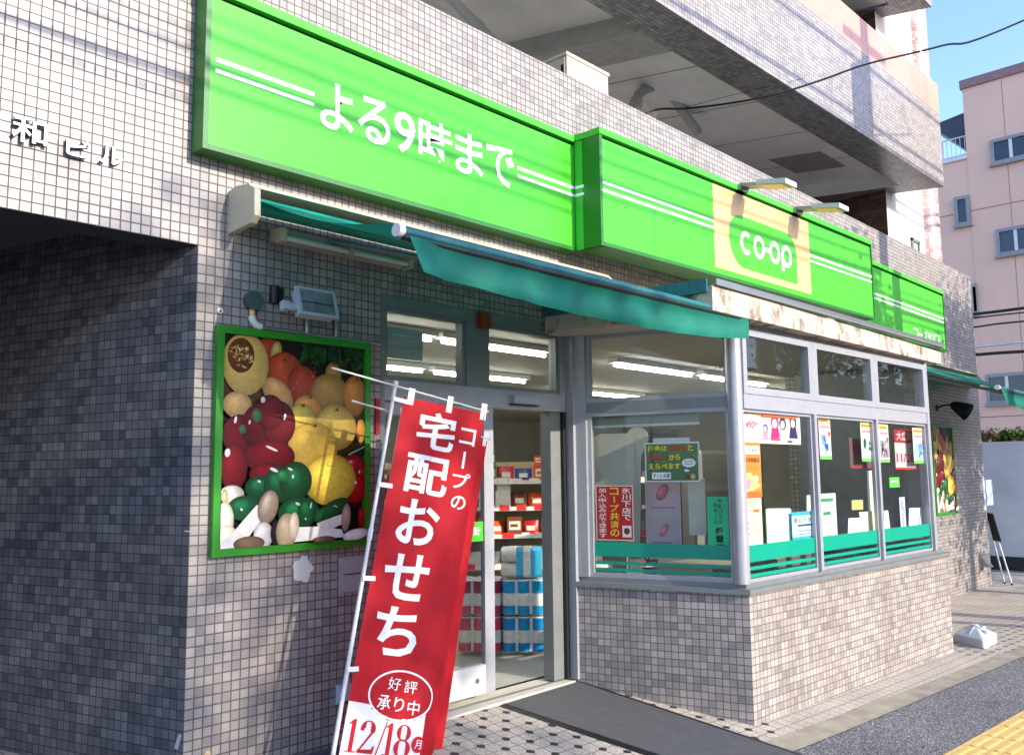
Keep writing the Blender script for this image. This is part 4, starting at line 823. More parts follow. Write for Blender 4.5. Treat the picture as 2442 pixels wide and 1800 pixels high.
for a, c in ((.5, .12), (.12, .5), (.88, .5), (.5, .88)): b.prism([c1+ux*(.5+(a-.5)*.25-(c-.5)*.05)+uy*(.5+(c-.5)*.25+(a-.5)*.05)+Vector((0, 0, .158)), c1+ux*(.5+(a-.5)*.25+(c-.5)*.05)+uy*(.5+(c-.5)*.25-(a-.5)*.05)+Vector((0, 0, .158)), c1+ux*a+uy*c+Vector((0, 0, .112))], GREYP, (0, 0, .012))
b.build('tank', t)
b = MB(); b.tube([ctr+Vector((0, 0, .155)), ctr+Vector((0, 0, .185))], .035, GREYP, 12); b.build('socket', t)
b = MB(); q = c1+ux*.35+uy*.70+Vector((0, 0, .125)); b.tube([q, q+uy*.05+Vector((0, 0, .025)), q+uy*.14+Vector((0, 0, .02)), q+uy*.2+Vector((0, 0, -.02))], .011, GREYP, 8); b.build('handle', t)
b = MB(); q = c1+ux*.12+uy*.5+Vector((0, 0, .12)); b.tube([q, q+Vector((0, 0, .03))], .025, WHITEP, 10); b.build('cap', t)
# folded sign stand leaning at the end of the wing
t = thing('sign_stand', 'folded sign stand with a black board leaning at the end of the far wing', 'sign stand', (13.62, -.05, -.35))
a, c = Xp(2163, 1125, 13.6), Xp(2176, 1182, 13.6); gnd = gz(13.6, -.2); f1 = Vector((13.62, -.24, gnd)); f2 = Vector((13.75, -.10, gnd))
b = MB(); top = Vector((13.50, .0, .80)); top2 = Vector((13.50, -.02, .80)); b.prism([top+Vector((0, .03, 0)), top+Vector((.0, -.07, -.02)), Vector((13.56, -.15, .33)), Vector((13.56, -.03, .35))], BLACKP, (-.02, 0, 0)); b.build('board', t)
for p_, q_ in ((Vector((13.55, -.10, .36)), f1), (Vector((13.58, -.02, .36)), f2)): b = MB(); b.tube([p_, q_], .013, WHITEP, 8); b.tube([q_, q_+(p_-q_).normalized()*.03], .018, BLACKP, 8); b.build('leg', t)
# gooseneck lamp, plaque, vent box on the wing
p = Yp(2050, 893, 0); t = thing('gooseneck_lamp', 'dark gooseneck lamp over the poster on the far wing', 'lamp', p)
b = MB(); b.tube([p, p+Vector((0, -.08, .03)), p+Vector((0, -.16, .04)), p+Vector((0, -.22, .02))], .014, BLACKP, 8); b.tube([p, p+Vector((0, -.012, 0))], .05, BLACKP, 12); b.build('arm', t)
b = MB(); o = p+Vector((0, -.20, .05)); ax = Vector((0, -.85, -.52)); ux = Vector((1, 0, 0)); uy = ax.cross(ux); rows = [[o+ax*d_+ux*(r*cos(a*pi/10))+uy*(r*sin(a*pi/10)) for a in range(20)] for d_, r in ((0, .03), (.03, .06), (.10, .085), (.26, .13))]; b.grid(rows, BLACKP, True, None, True); b.poly(rows[0], BLACKP); b.build('shade', t)
a, c = Yp(2153, 1042, 0), Yp(2171, 1113, 0); b = MB(); b.box((a.x, -.004, c.z), (min(c.x, 13.3), -.0, a.z), flat('pale_plate', (206, 222, 232), .3)); b.box((a.x+.05, -.006, c.z+.06), (a.x+.4, -.004, a.z-.06), flat('pale_plate_inner', (186, 206, 222), .3)); tag(b.build('wall_plaque'), 'pale blue plaque on the tiles near the end of the far wing', 'plaque')
p = Yp(2143, 1228, 0); t = thing('vent_cap', 'small grey metal vent hood low on the far wing', 'vent', p); b = MB(); b.box((p.x-.02, -.02, p.z-.09), (p.x+.26, 0, p.z+.10), STEEL); b.build('plate', t); b = MB(); b.prism([(p.x+.02, -.02, p.z+.07), (p.x+.02, -.02, p.z-.07), (p.x+.02, -.14, p.z-.09)], STEEL, (.2, 0, 0)); b.build('hood', t)

# ================================================================== papers in the windows (fixed inside the glass)
SG, BG = SIDE.off(-.068), BAY.off(-.058)
def k1(cx, cy): return ((1400+cx/3.516)/S, (930+cy/3.516)/S)
def k2(cx, cy): return ((1750+cx/3.516)/S, (930+cy/3.516)/S)
def k3(cx, cy): return ((2000+cx/3.514)/S, (930+cy/3.514)/S)
def sheet(name, label, cat, fr, kf, x0, y0, x1, y1, draw, group=None, n=0.0, base=(245, 245, 240)):
    c = [fr.px(*kf(*q)) for q in ((x0, y0), (x1, y0), (x1, y1), (x0, y1))]; u0, u1 = (c[0][0]+c[3][0])/2, (c[1][0]+c[2][0])/2; v1, v0 = (c[0][1]+c[1][1])/2, (c[2][1]+c[3][1])/2
    f = fr.off(n); P = lambda u, v, k: f.p(u0+(u1-u0)*u, v0+(v1-v0)*v, k); A = Art(P, PAINT, .0006, .0002)
    A.b.box((u0, v0, -.001), (u1, v1, .0005), PAINT, lin(base), fr=f); draw(A); o = A.b.build(name); tag(o, label, cat, group); return o
R_, Y_, G_, W_, K_ = (200, 26, 34), (250, 226, 40), (14, 110, 52), (250, 250, 246), (22, 22, 22)
def lines(A, u0, v0, u1, k, dv, c): [A.rect(u0, v0-i*dv, u0+(u1-u0)*rnd.uniform(.6, 1), v0-i*dv+dv*.3, c) for i in range(k)]
def d_red(A):
    A.rect(.02, .015, .98, .985, R_); A.text('加入申込みができます', (.08, .04, .28, .96), W_, .01, vertical=True); A.text('コープ共済の', (.38, .06, .62, .97), Y_, .016, vertical=True); A.text('氷川下店で', (.70, .36, .94, .97), W_, .012, vertical=True); A.rect(.70, .06, .94, .27, (240, 236, 230)); A.ell(.82, .17, .08, .06, (120, 50, 40), 0, False)
sheet('notice', 'red notice with white and yellow upright lettering inside the side window', 'notice', SG, k1, 76, 800, 388, 1258, d_red)
def d_green(A):
    A.rect(.025, .03, .975, .965, G_)
    for i in range(26): A.ell(rnd.uniform(.06, .95), rnd.uniform(.06, .94), .018, .025, (96, 160, 60), 0, False, k=8)
    A.text('掛金は', (.06, .78, .42, .93), Y_, .03); A.text('月払', (.44, .78, .78, .93), (220, 40, 34), .03); A.text('と', (.80, .78, .90, .93), Y_, .03); A.text('年払い', (.07, .55, .42, .69), (220, 40, 34), .03); A.text('から', (.45, .55, .66, .70), Y_, .03); A.text('えらべます', (.07, .32, .66, .47), Y_, .03)
    A.rect(.13, .07, .48, .24, W_); A.text('ずっと共済', (.15, .10, .46, .21), K_, .02); A.ell(.81, .47, .125, .11, W_, 0, False); A.ell(.77, .28, .05, .03, W_, 0, False)
    for yy in (.50, .44): A.rect(.73, yy, .89, yy+.02, (130, 130, 130))
    A.ell(.78, .12, .04, .06, (110, 60, 40), 0, False); A.ell(.88, .13, .045, .07, (226, 170, 130), 0, False)
sheet('notice', 'green notice with yellow lettering and a speech bubble inside the side window', 'notice', SG, k1, 488, 438, 946, 768, d_green, n=.006)
sheet('paper_sheet', 'blank white sheet tucked behind the green notice in the side window', 'paper', SG, k1, 555, 400, 860, 520, lambda A: A.rect(.1, .3, .9, .34, (220, 220, 214)), base=(226, 228, 222))
def d_teal(A):
    A.text('設置店', (.36, .02, .74, .46), K_, .03, vertical=True); A.text('牛乳パック', (.50, .50, .74, .97), K_, .02, vertical=True); A.text('段ボール', (.30, .50, .48, .90), K_, .02, vertical=True)
sheet('sticker', 'bright sea green upright sticker with black lettering by the corner post', 'sticker', SG, k1, 1012, 893, 1188, 1358, d_teal, base=(20, 214, 140))
b = sheet('blind', 'grey roll blind pulled a little way down behind the side window', 'blind', SIDE.off(-.13), k1, 28, 168, 940, 305, lambda A: A.rect(0, 0, 1, .16, (226, 228, 220)), base=(150, 160, 152))
def board(name, label, fr, kf, pts, col, th=.008, cat='display board', m=None):
    b = MB(); mm = m or PAINT; uv = [fr.px(*kf(*q)) for q in pts]; b.prism([fr.p(u, v) for u, v in uv], mm, fr.N*-th, lin(col)); return tag(b.build(name), label, cat)
SI = SIDE.off(-.28)
ear = [(420+92*cos(a), 400-92*sin(a)) for a in [2.7-2.9*i/12 for i in range(13)]]
board('display_board', 'large pale grey cut-out board with a rounded lobe standing behind the side window', SI, k1, [(30, 1345), (30, 400), (120, 365), (250, 365)]+ear+[(450, 560), (440, 1345)], (190, 190, 178))
sheet('display_stand', 'pale pink display stand behind the green notice in the side window', 'display stand', SIDE.off(-.30), k1, 490, 700, 800, 1350, lambda A: (A.rect(.05, .50, .92, .97, (206, 176, 186)), A.rect(.05, .06, .92, .42, (196, 174, 182)), A.ell(.5, .27, .14, .06, (206, 130, 136), .5), A.ell(.48, .76, .18, .09, (204, 110, 120), .4), A.rect(.15, .55, .8, .57, (170, 130, 146)), A.rect(.15, .10, .7, .12, (160, 130, 150)), A.rect(.96, 0, 1, 1, (120, 60, 60))), base=(196, 190, 178))
board('display_board', 'cream board with a torn edge hanging between the pink panel and the green sticker', SIDE.off(-.2), k1, [(842, 750), (985, 745), (1000, 1215), (860, 1215)], (206, 200, 186))
def d_pink(A):
    A.rect(0, .84, .97, 1, (250, 190, 140)); A.ell(.16, .72, .10, .2, (255, 226, 220), .3, False)
    A.b.text('¥800', type('F', (), {'p': staticmethod(A.P)}), (.04, .46, .22, .72), A.m, A.nx(), .02, lin((214, 40, 90)), rot=-.5)
    for i in range(7): A.ell(.05+.02*i, .50-.055*i, .012, .02, (226, 90, 110), 0, False, k=8)
    def person(u, v, h, hair, top, skin=(250, 214, 196)):
        A.poly([(u-.035*h*2, v-.30*h), (u+.07*h, v-.30*h), (u+.045*h, v+.02*h), (u-.045*h, v+.02*h)], top); A.ell(u, v+.16*h, .055*h, .19*h, hair, 0, False, k=14); A.ell(u-.008, v+.13*h, .036*h, .125*h, skin, 0, False, k=14)
    for q in ((.36, .36, .8, (120, 60, 130), (240, 160, 180)), (.53, .50, 1.25, (226, 40, 130), (214, 40, 120)), (.67, .50, 1.1, (50, 40, 90), (250, 190, 200)), (.86, .55, 1.15, (40, 36, 90), (60, 40, 90))): person(*q)
    for _ in range(26): A.ell(rnd.uniform(.3, .97), rnd.uniform(.1, .8), .006, .016, rnd.choice([(240, 120, 160), (250, 180, 120), (250, 200, 210)]), 0, False, k=6)
    A.rect(.3, .86, .9, .95, (226, 110, 60)); lines(A, .44, .16, .7, 2, .06, (226, 120, 140))
    A.rect(.74, .06, .82, .12, (80, 70, 70))
sheet('notice', 'wide white and pink notice at the top of the first front pane', 'notice', BG, k2, 82, 195, 556, 450, d_pink)
def d_or(A):
    A.rect(.06, .78, .94, .93, (250, 240, 226)); A.text('11月14日〜', (.08, .80, .92, .90), (40, 40, 90), .02); A.text('共済相談会', (.06, .63, .94, .72), (90, 40, 20), .02)
    A.rect(0, .53, 1, .535, (190, 80, 30)); A.poly([(0, .10), (0, .42), (.35, .46), (.95, .20), (.5, .12)], (250, 190, 130)); A.ell(.68, .34, .14, .06, (250, 226, 190), 0, False); A.ell(.2, .24, .16, .08, (244, 150, 170), .3, False); A.rect(0, 0, 1, .10, (226, 110, 40))
sheet('notice', 'orange notice with a white date band beside the corner post', 'notice', BG, k2, 84, 436, 228, 900, d_or, base=(240, 140, 52))
sheet('notice', 'pale yellow notice with faint rows below the orange one', 'notice', BG, k2, 96, 905, 238, 1332, lambda A: (lines(A, .12, .90, .9, 3, .07, (226, 150, 90)), lines(A, .3, .62, .95, 9, .05, (206, 190, 150)), [A.ell(.15, .52-.11*i, .08, .025, (226, 120, 170), 0, False) for i in range(3)], A.rect(.5, .72, .85, .78, (232, 120, 60))), base=(250, 240, 196))
BI = BAY.off(-.09)
board('display_board', 'blank mint green board with rounded corners leaning inside the first front pane', BI, k2, [(270, 1005), (284, 992), (470, 990), (480, 1000), (492, 1345), (285, 1345)], (212, 246, 222))
board('display_board', 'narrow cream board standing behind the first mullion of the front windows', BAY.off(-.13), k2, [(612, 880), (690, 880), (715, 1345), (618, 1345)], (236, 232, 200))
def d_blue(A): A.rect(0, .10, 1, .86, (206, 234, 244)); A.text('安心と納得', (.06, .60, .94, .78), (24, 40, 60), .02); A.rect(.2, .46, .84, .54, (50, 90, 110)); A.rect(.15, .28, .85, .32, (110, 150, 170)); A.rect(.15, .16, .7, .20, (110, 150, 170))
sheet('notice', 'square sky blue notice low in the first front pane', 'notice', BAY.off(-.066), k2, 488, 1015, 706, 1245, d_blue, base=(60, 176, 222))
def d_lst(A): A.rect(.1, .84, .84, .91, (60, 150, 90)); A.rect(.2, .58, .66, .65, (60, 150, 90)); lines(A, .12, .78, .85, 3, .05, (150, 160, 150)); lines(A, .12, .52, .85, 8, .055, (150, 150, 150)); A.rect(.6, .02, .75, .05, (240, 150, 130))
sheet('notice', 'white price list with green headings just right of the first mullion', 'notice', BAY.off(-.066), k2, 722, 866, 862, 1300, d_lst, base=(246, 250, 238))
def d_leaf(c1_, c2_):
    def f(A):
        A.rect(0, .82, 1, 1, (246, 236, 150)); A.rect(.06, .88, .8, .93, (226, 110, 90)); A.rect(0, 0, 1, .08, (120, 226, 100)); A.rect(.06, .72, .94, .79, (240, 150, 170)); lines(A, .08, .69, .9, 3, .035, (150, 150, 160)); A.rect(.05, .12, .95, .58, tuple(int(v*.4+150) for v in c1_))
        for _ in range(9): A.ell(rnd.uniform(.2, .8), rnd.uniform(.2, .5), rnd.uniform(.05, .18), rnd.uniform(.03, .1), rnd.choice([c1_, c2_, (240, 236, 226), tuple(int(v*.6) for v in c2_)]), rnd.uniform(0, 3), k=10)
        A.ell(.84, .60, .09, .06, (226, 80, 60), 0, False)
    return f
sheet('leaflet', 'blue and yellow leaflet hung at the left of the middle front pane', 'leaflet', BG, k2, 716, 224, 812, 580, d_leaf((120, 160, 226), (50, 90, 180)))
sheet('leaflet', 'pale green leaflet hung at the right of the middle front pane', 'leaflet', BG, k3, 188, 270, 296, 598, d_leaf((170, 226, 170), (60, 110, 90)))
sheet('leaflet', 'white leaflet with black and pink picture at the left of the last pane', 'leaflet', BG, k3, 342, 285, 420, 605, d_leaf((40, 30, 40), (226, 120, 150)))
sheet('leaflet', 'white and blue leaflet hung at the right of the last front pane', 'leaflet', BG, k3, 625, 318, 718, 615, d_leaf((60, 140, 226), (120, 160, 200)))
IN = Fr((0, .9, 0), (1, 0, 0))
def d_1126(A): A.rect(0, .66, 1, 1, (170, 40, 44)); A.text('大感謝', (.1, .72, .9, .94), (226, 200, 200), .02); A.text('11/26', (.06, .18, .94, .40), (190, 50, 60), .03); A.rect(0, 0, 1, .05, (190, 60, 60))
sheet('notice', 'red and white hanging notice with a date inside the shop behind the last front pane', 'notice', BAY.off(-.125), k3, 470, 330, 640, 665, d_1126, base=(206, 196, 196))  # print colours dimmed to paint the dullness behind reflecting glass
def d_dai(A): A.text('大', (.10, .52, .55, .88), (170, 30, 40), .04); A.rect(.05, .30, .95, .36, (150, 60, 66)); A.rect(0, 0, 1, .08, (170, 50, 56))
sheet('notice', 'red notice, colours painted dim, with one big character inside behind the middle front pane', 'notice', BAY.off(-.13), k3, 92, 405, 285, 655, d_dai, base=(110, 84, 84))  # base and print darkened, the dimness is put into the colour
sheet('small_sign', 'small bright green sign with rounded corners behind the last front pane', 'sign', BAY.off(-.12), k3, 425, 730, 510, 815, lambda A: (A.text('co-op', (.15, .4, .85, .7), W_, .02)), base=(110, 206, 90))
sheet('paper_tag', 'lavender upright paper strip behind the last front pane', 'paper strip', BAY.off(-.085), k3, 516, 895, 562, 1230, lambda A: A.text('お知らせです', (.25, .1, .75, .92), (90, 90, 140), .01, vertical=True), base=(214, 212, 240))
for lab, pts, col, dn in (('short cream card standing in the middle front pane', [(84, 1072), (200, 1068), (206, 1290), (76, 1290)], (250, 250, 226), -.18), ('tall yellow card leaning behind the short cream card in the middle pane', [(172, 1022), (296, 1014), (328, 1290), (214, 1290)], (246, 244, 196), -.23), ('narrow yellow card leaning at the second mullion', [(382, 1010), (414, 1006), (446, 1270), (386, 1270)], (246, 244, 204), -.2), ('tall thin white board standing at the right of the middle front pane', [(238, 676), (308, 672), (316, 1010), (252, 1014)], (240, 240, 220), -.3), ('white board at the left of the pair in the last front pane', [(592, 988), (680, 985), (672, 1240), (586, 1240)], (246, 246, 236), -.2), ('white board at the right of the pair in the last front pane', [(688, 985), (776, 985), (786, 1240), (676, 1240)], (240, 244, 238), -.25)):
    board('display_board', lab, BAY.off(-.075+dn*.15), k3, pts, col, .004)
o = board('note_card', 'small yellow card inside the shop behind the middle front pane', BAY.off(-.14), k3, [(110, 922), (204, 918), (206, 1000), (112, 1004)], (206, 190, 120), cat='card')
t = tag((lambda b: (b.box((1.262, 2.228, 0), (1.58, 2.425, .001), flat('plain_notice', (206, 214, 206), .5), fr=DF.off(-.016)), b.box((1.33, 2.375, .0015), (1.50, 2.385, .002), WHITEV, fr=DF.off(-.016)), b.build('door_notice'))[-1])(MB()), 'pale square notice inside the left transom window over the door', 'notice')

# ================================================================== goods seen through the door
def pack(name, label, col1, col2, w=.44, d=.26, h=.27, nx=4, ny=2, nz=2):
    t = thing(name, label, 'paper pack', (0, 0, 0), 'toilet paper packs stacked inside the door'); LOC[t.name] = Vector((0, 0, 0))
    b = MB(); r = w/nx/2; q = 16; wrap = paintc('pack_wrap', (214, 216, 212), .25)
    def cyl(b, z0, z1, m, o, cap=False):
        for i in range(nx):
            for j in range(ny):
                x, y = -w/2+r+2*r*i, -d/2+d/ny*(j+.5); ry = d/ny/2; L_ = [(z0, .010), (z0+.012, 0), (z1-.012, 0), (z1, .010)] if cap else [(z0, 0), (z1, 0)]
                rows = [[(x+(r*1.06+o-e_)*cos(2*pi*a/q), y+(ry*1.06+o-e_)*sin(2*pi*a/q), z) for a in range(q)] for z, e_ in L_]; b.grid(rows, m, True, None, True); b.poly(rows[-1], m)
    cyl(b, .002, h-.002, wrap, 0, True); b.box((-w/2+r*.6, -d/2+.02, .01), (w/2-r*.6, d/2-.02, h-.01), wrap); b.build('rolls', t)
    for z0, z1, c in ((h*.03, h*.27, col1), (h*.62, h*.96, col2)):
        s_ = MB(); cyl(s_, z0, z1, paintc('pack_band', c, .25), .0025); s_.build('wrap_band', t)
    return t
PCC = {}
def paintc(n, c, r):
    k = (n, tuple(c), r)
    if k not in PCC: PCC[k] = flat(n, c, r, var=.12, vs=30)
    return PCC[k]
base = At(1142, 1424, 7.25); base.z = 0; rz = radians(-50)
bl, bl2, pk = (14, 130, 190), (20, 150, 206), (196, 60, 84)
specs = [(0, .0, 0, bl, bl, 'bottom right blue banded pack in the stack of paper rolls by the door'), (-.37, .0, 0, pk, pk, 'bottom left pink banded pack in the stack of paper rolls by the door'), (0, .0, .30, bl2, bl2, 'middle right blue banded pack in the stack of paper rolls by the door'), (-.37, 0, .30, pk, (150, 40, 70), 'middle left pink banded pack in the stack of paper rolls by the door')]
for dx, dy, z, a, c, lab in specs:
    t = pack('paper_pack', lab, a, c, .36, .30, .29, 3, 2, 2); t.location = base+Vector((dx*cos(rz)+.04, dx*sin(rz), z+.03)); t.rotation_euler = (0, 0, rz)
def sidepack():
    t = thing('paper_pack', 'topmost pack lying on its side with roll ends showing, white and sky blue', 'paper pack', (0, 0, 0), 'toilet paper packs stacked inside the door'); LOC[t.name] = Vector((0, 0, 0)); w1 = paintc('pack_wrap', (226, 228, 224), .25); w2 = paintc('pack_band', (60, 180, 220), .25)
    b = MB()
    for k in range(2):
        for i in range(2):
            y, z = -.062+.125*i, .065+.125*k
            rows = [[(x, y+(.062-e_)*cos(2*pi*a/20), z+(.062-e_)*sin(2*pi*a/20)) for a in range(20)] for x, e_ in ((-.16, .02), (-.155, .004), (-.03, 0))]; b.grid(rows, w1, True, None, True); b.poly(rows[0], w1); b.tube([(-.163, y, z), (-.16, y, z)], .018, STEEL, 10)
    b.build('roll_ends', t); s_ = MB(); X = [-.03, .03, .09, .18]
    for x0, x1, m in ((X[0], X[1], w2), (X[1], X[2], w1), (X[2], X[3], w2)):
        P = [(-.10, .004), (.10, .004), (.126, .03), (.126, .22), (.10, .25), (-.10, .25), (-.126, .22), (-.126, .03)]
        for i in range(8): (y0, z0), (y1, z1) = P[i], P[(i+1) % 8]; s_.poly([(x0, y0, z0), (x1, y0, z0), (x1, y1, z1), (x0, y1, z1)], m)
        s_.poly([(x1, y, z) for y, z in P], m)
    s_.build('wrap', t); return t
t = sidepack(); t.location = base+Vector((.02, .02, .63)); t.rotation_euler = (0, 0, rz)
# shelves facing the door
SH = Fr(At(1150, 1040, 8.6), (.74, -.67, 0)); SH.O.z = 0
t = thing('shop_shelf', 'shop shelving full of boxes and packets facing the open door', 'shelving', SH.O)
b = MB(); b.box((-1.6, 0, -.45), (1.3, 1.62, -.43), BEIGEP, fr=SH)
for u in (-1.6, -.15, 1.28): b.box((u, 0, -.43), (u+.02, 1.62, -.40), BEIGEP, fr=SH)
b.build('back_panel', t); lv = [.12, .60, .90, 1.17, 1.43]
for i, z in enumerate(lv):
    b = MB(); b.box((-1.6, z-.025, -.40), (1.3, z, .0), BEIGEP, fr=SH); o = b.build('shelf', t); b = MB(); b.box((-1.6, z-.035, .0), (1.3, z+.005, .008), WHITEP, fr=SH)
    u = -1.55
    while u < 1.2:
        w = rnd.uniform(.07, .13); b.box((u, z-.032, .008), (u+w, z+.022, .010), paintc('price_tag', rnd.choice([(206, 40, 44), (240, 236, 226), (240, 236, 226)]), .5), fr=SH); u += w+rnd.uniform(.02, .09)
    b.build('price_rail', o)
cols = [('orange', (230, 90, 40)), ('red', (190, 40, 50)), ('white', (216, 214, 206)), ('purple', (90, 70, 130)), ('blue', (50, 80, 150)), ('pink', (214, 110, 140)), ('brown', (120, 70, 40)), ('green', (70, 130, 80))]
lvn = ['the foot of', 'the lowest shelf of', 'the second shelf of', 'the third shelf of', 'the top of']; PROD = {}
for i, z in enumerate(lv):
    u = -1.5
    while u < 1.2:
        nm, c = rnd.choice(cols if i != 3 else cols[:3]+[cols[6]]); kind = rnd.choice(['box', 'packet', 'bottle']) if i in (1, 2) else rnd.choice(['box', 'packet'])
        w = {'box': .15, 'packet': .17, 'bottle': .08}[kind]; w0 = w; h = {'box': .16, 'packet': .13, 'bottle': .21}[kind]; k = (nm, kind)
        if k not in PROD:
            m = paintc('goods_'+nm, c, .35); m2 = paintc('goods_label', (226, 222, 210), .4); b = MB()
            if kind == 'box': b.box((-w/2, -.08, 0), (w/2, .08, h), m); b.box((-w*.38, -.082, h*.25), (w*.38, -.08, h*.75), m2); b.box((-w*.3, -.0835, h*.42), (w*.2, -.082, h*.58), m)
            elif kind == 'packet':
                rows = [[(w/2*cos(2*pi*a/16)*s_ if abs(cos(2*pi*a/16)) < .99 else w/2*cos(2*pi*a/16), .05*sin(2*pi*a/16)*q_, zz) for a in range(16)] for zz, s_, q_ in ((0, .95, .9), (.03, 1, 1), (h*.6, 1, .8), (h, .96, .1))]; b.grid(rows, m, True, None, True); b.poly([(-w*.25, -.053, h*.25), (w*.25, -.053, h*.25), (w*.25, -.05, h*.6), (-w*.25, -.05, h*.6)], m2)
            else:
                rows = [[(r*cos(2*pi*a/14), r*sin(2*pi*a/14), zz) for a in range(14)] for zz, r in ((0, .036), (.14, .038), (.17, .016), (.21, .016))]; b.grid(rows, m, True, None, True); b.poly(rows[-1], m2); b.grid([[(.039*cos(2*pi*a/14), .039*sin(2*pi*a/14), zz) for a in range(14)] for zz in (.04, .12)], m2, True, None, True)
            o = b.build('carton' if kind == 'box' else kind); PROD[k] = o.data; o['n'] = 0; del o['n']
        else: o = bpy.data.objects.new('carton' if kind == 'box' else kind, PROD[k]); COL.objects.link(o)
        p = SH.p(u+w/2, z, -.12-rnd.uniform(0, .04)); o.location = p; o.rotation_euler = (0, 0, math.atan2(SH.R.y, SH.R.x)+rnd.uniform(-.12, .12)); sc_ = rnd.uniform(.92, 1.1); o.scale = (1, 1, sc_ if i != 1 else min(sc_, 1.0))
        tag(o, f'{nm} {"carton" if kind == "box" else kind} on {lvn[i]} the shelving inside the door', 'groceries', f'{nm} {kind} goods on {lvn[i]} the shelving'); 
        if kind == 'box' and i not in (1, 2) and rnd.random() < .6:
            o2 = o.copy(); COL.objects.link(o2); o2.location = p+Vector((0, 0, h*o.scale[2]+.001)); o2.rotation_euler = (0, 0, o.rotation_euler[2]+rnd.uniform(-.1, .1)); o2.scale = (rnd.uniform(.8, 1), 1, rnd.uniform(.5, .9))
        u += w+rnd.uniform(.004, .025)
# counter and cabinets further in
for nm, lab, p0, p1, c in (('cabinet', 'dark tall cabinet inside the shop behind the first front pane', (4.9, .9, 0), (5.9, 1.4, 1.95), (108, 116, 116)), ('cabinet', 'grey refrigerated case inside the shop behind the middle front pane', (6.6, 1.2, 0), (8.3, 1.9, 1.75), (150, 152, 144)), ('counter', 'beige service counter inside the shop behind the front windows', (4.4, -.35, 0), (6.4, .2, .70), (150, 142, 124))):
    t = thing(nm, lab, nm, p0); b = MB(); b.box(p0, p1, paintc('cabinet_paint', c, .4)); b.build('body', t); b = MB()
    for i in range(4): zz = p0[2]+(p1[2]-p0[2])*(i+.5)/4; b.box((p0[0]+.03, p0[1]-.012, zz-(p1[2]-p0[2])*.1), (p1[0]-.03, p0[1]-.001, zz+(p1[2]-p0[2])*.1), paintc('cabinet_panel', tuple(int(v*.75) for v in c), .3))
    b.build('front_panel', t)

# ================================================================== on the second-floor balcony
t = thing('air_conditioner', 'cream outdoor air conditioning unit standing on the balcony behind the tiled parapet', 'air conditioner', (3.53, .4, 4.4))
b = MB(); b.box((3.53, .40, 4.42), (4.12, .76, 5.15), BEIGEP); b.build('casing', t)
b = MB(); b.prism([(3.515, .39, 5.15), (4.135, .39, 5.15), (4.135, .77, 5.15), (3.515, .77, 5.15)], BEIGEP, (0, 0, .03)); b.build('lid', t)
b = MB(); b.box((3.528, .43, 4.5), (3.529, .47, 5.08), BLACKP); b.box((3.522, .425, 4.45), (3.5285, .43, 5.14), BEIGEP); b.build('side_slot', t)
b = MB(); b.box((3.60, .70, 3.56), (4.05, .74, 4.42), STEEL); b.box((3.60, .42, 3.56), (4.05, .46, 4.42), STEEL); b.build('stand', t)
t = thing('bent_duct', 'grey pipe bending up over the parapet and back along the balcony soffit', 'pipe', (5.4, .9, 4.6))
pts = [Yp(x, y, 1.6) for x, y in ((1392, 262), (1390, 232), (1397, 208), (1412, 195), (1432, 190), (1452, 194), (1466, 205), (1495, 245), (1528, 290))]; b = MB(); b.tube([pts[0]*(1-k/6)+pts[0]*k/6 for k in ()]+pts, .06, flat('grey_duct', (176, 178, 170), .6), 12); b.build('pipe', t)
for i in (1, 6): b = MB(); d_ = (pts[i+1]-pts[i]).normalized(); b.tube([pts[i], pts[i]+d_*.08], .078, MATS['grey_duct'], 12); b.build('coupling', t)
t = thing('soffit_pipe', 'long grey drain pipe fixed under the balcony at the top of the view', 'pipe', (2.9, .8, 5.95)); p, q = Zp(985, -6, 5.9), Zp(1105, 118, 5.9); b = MB(); b.tube([p+(p-q)*.3, p, q], .05, GREYP, 12); b.build('pipe', t)
m = p+(q-p)*.45; b = MB(); b.tube([m, m+(q-p).normalized()*.1], .06, GREYP, 12); b.build('coupling', t)
c = Yp(1425, 262, .10); b = MB(); straw = flat('dry_straw', (128, 112, 96), .8)
for i in range(34): a = rnd.uniform(-.10, .10); h = rnd.uniform(.08, .2); b.tube([(c.x+a*.6, .1, 4.66), (c.x+a, .1+rnd.uniform(-.03, .03), 4.66+h*.6), (c.x+a*1.3, .1+rnd.uniform(-.05, .05), 4.66+h)], [.0022, .0018, .0008], straw, 4)
tag(b.build('dry_weed'), 'tuft of dry weeds growing on top of the tiled parapet', 'weed')
# overhead cables
def cable(label, pts, r, group=None, m=BLACKP, name='cable'):
    b = MB(); P = [Vector(p) for p in pts]; Q = []
    for i in range(len(P)-1):
        p0, p1, p2, p3 = P[max(i-1, 0)], P[i], P[i+1], P[min(i+2, len(P)-1)]
        for k in range(8): s = k/8; Q.append(.5*((2*p1)+(p2-p0)*s+(2*p0-5*p1+4*p2-p3)*s*s+(3*p1-p0-3*p2+p3)*s**3))
    Q.append(P[-1]); b.tube(Q, r, m, 6); o = b.build(name); return tag(o, label, 'cable', group)
e1 = At(2241, 45, 10); e0 = At(1900, 140, 10); far = e1+(e1-e0)*2.6+Vector((0, 0, .9))
cable('thick black cable crossing in front of the balcony to the sky at the right', [Yp(1392, 258, 2.0), At(1440, 240, 10.4), At(1500, 238, 10.2), At(1600, 226, 10.1), At(1700, 206, 10), At(1800, 175, 10), e0, At(2060, 101, 10), e1, far], .013)
cable('thin wire running beside the thick black cable below the balcony', [At(1500, 236, 10.3), At(1600, 209, 10.2), At(1690, 188, 10.2), At(1760, 172, 10.2)], .003)

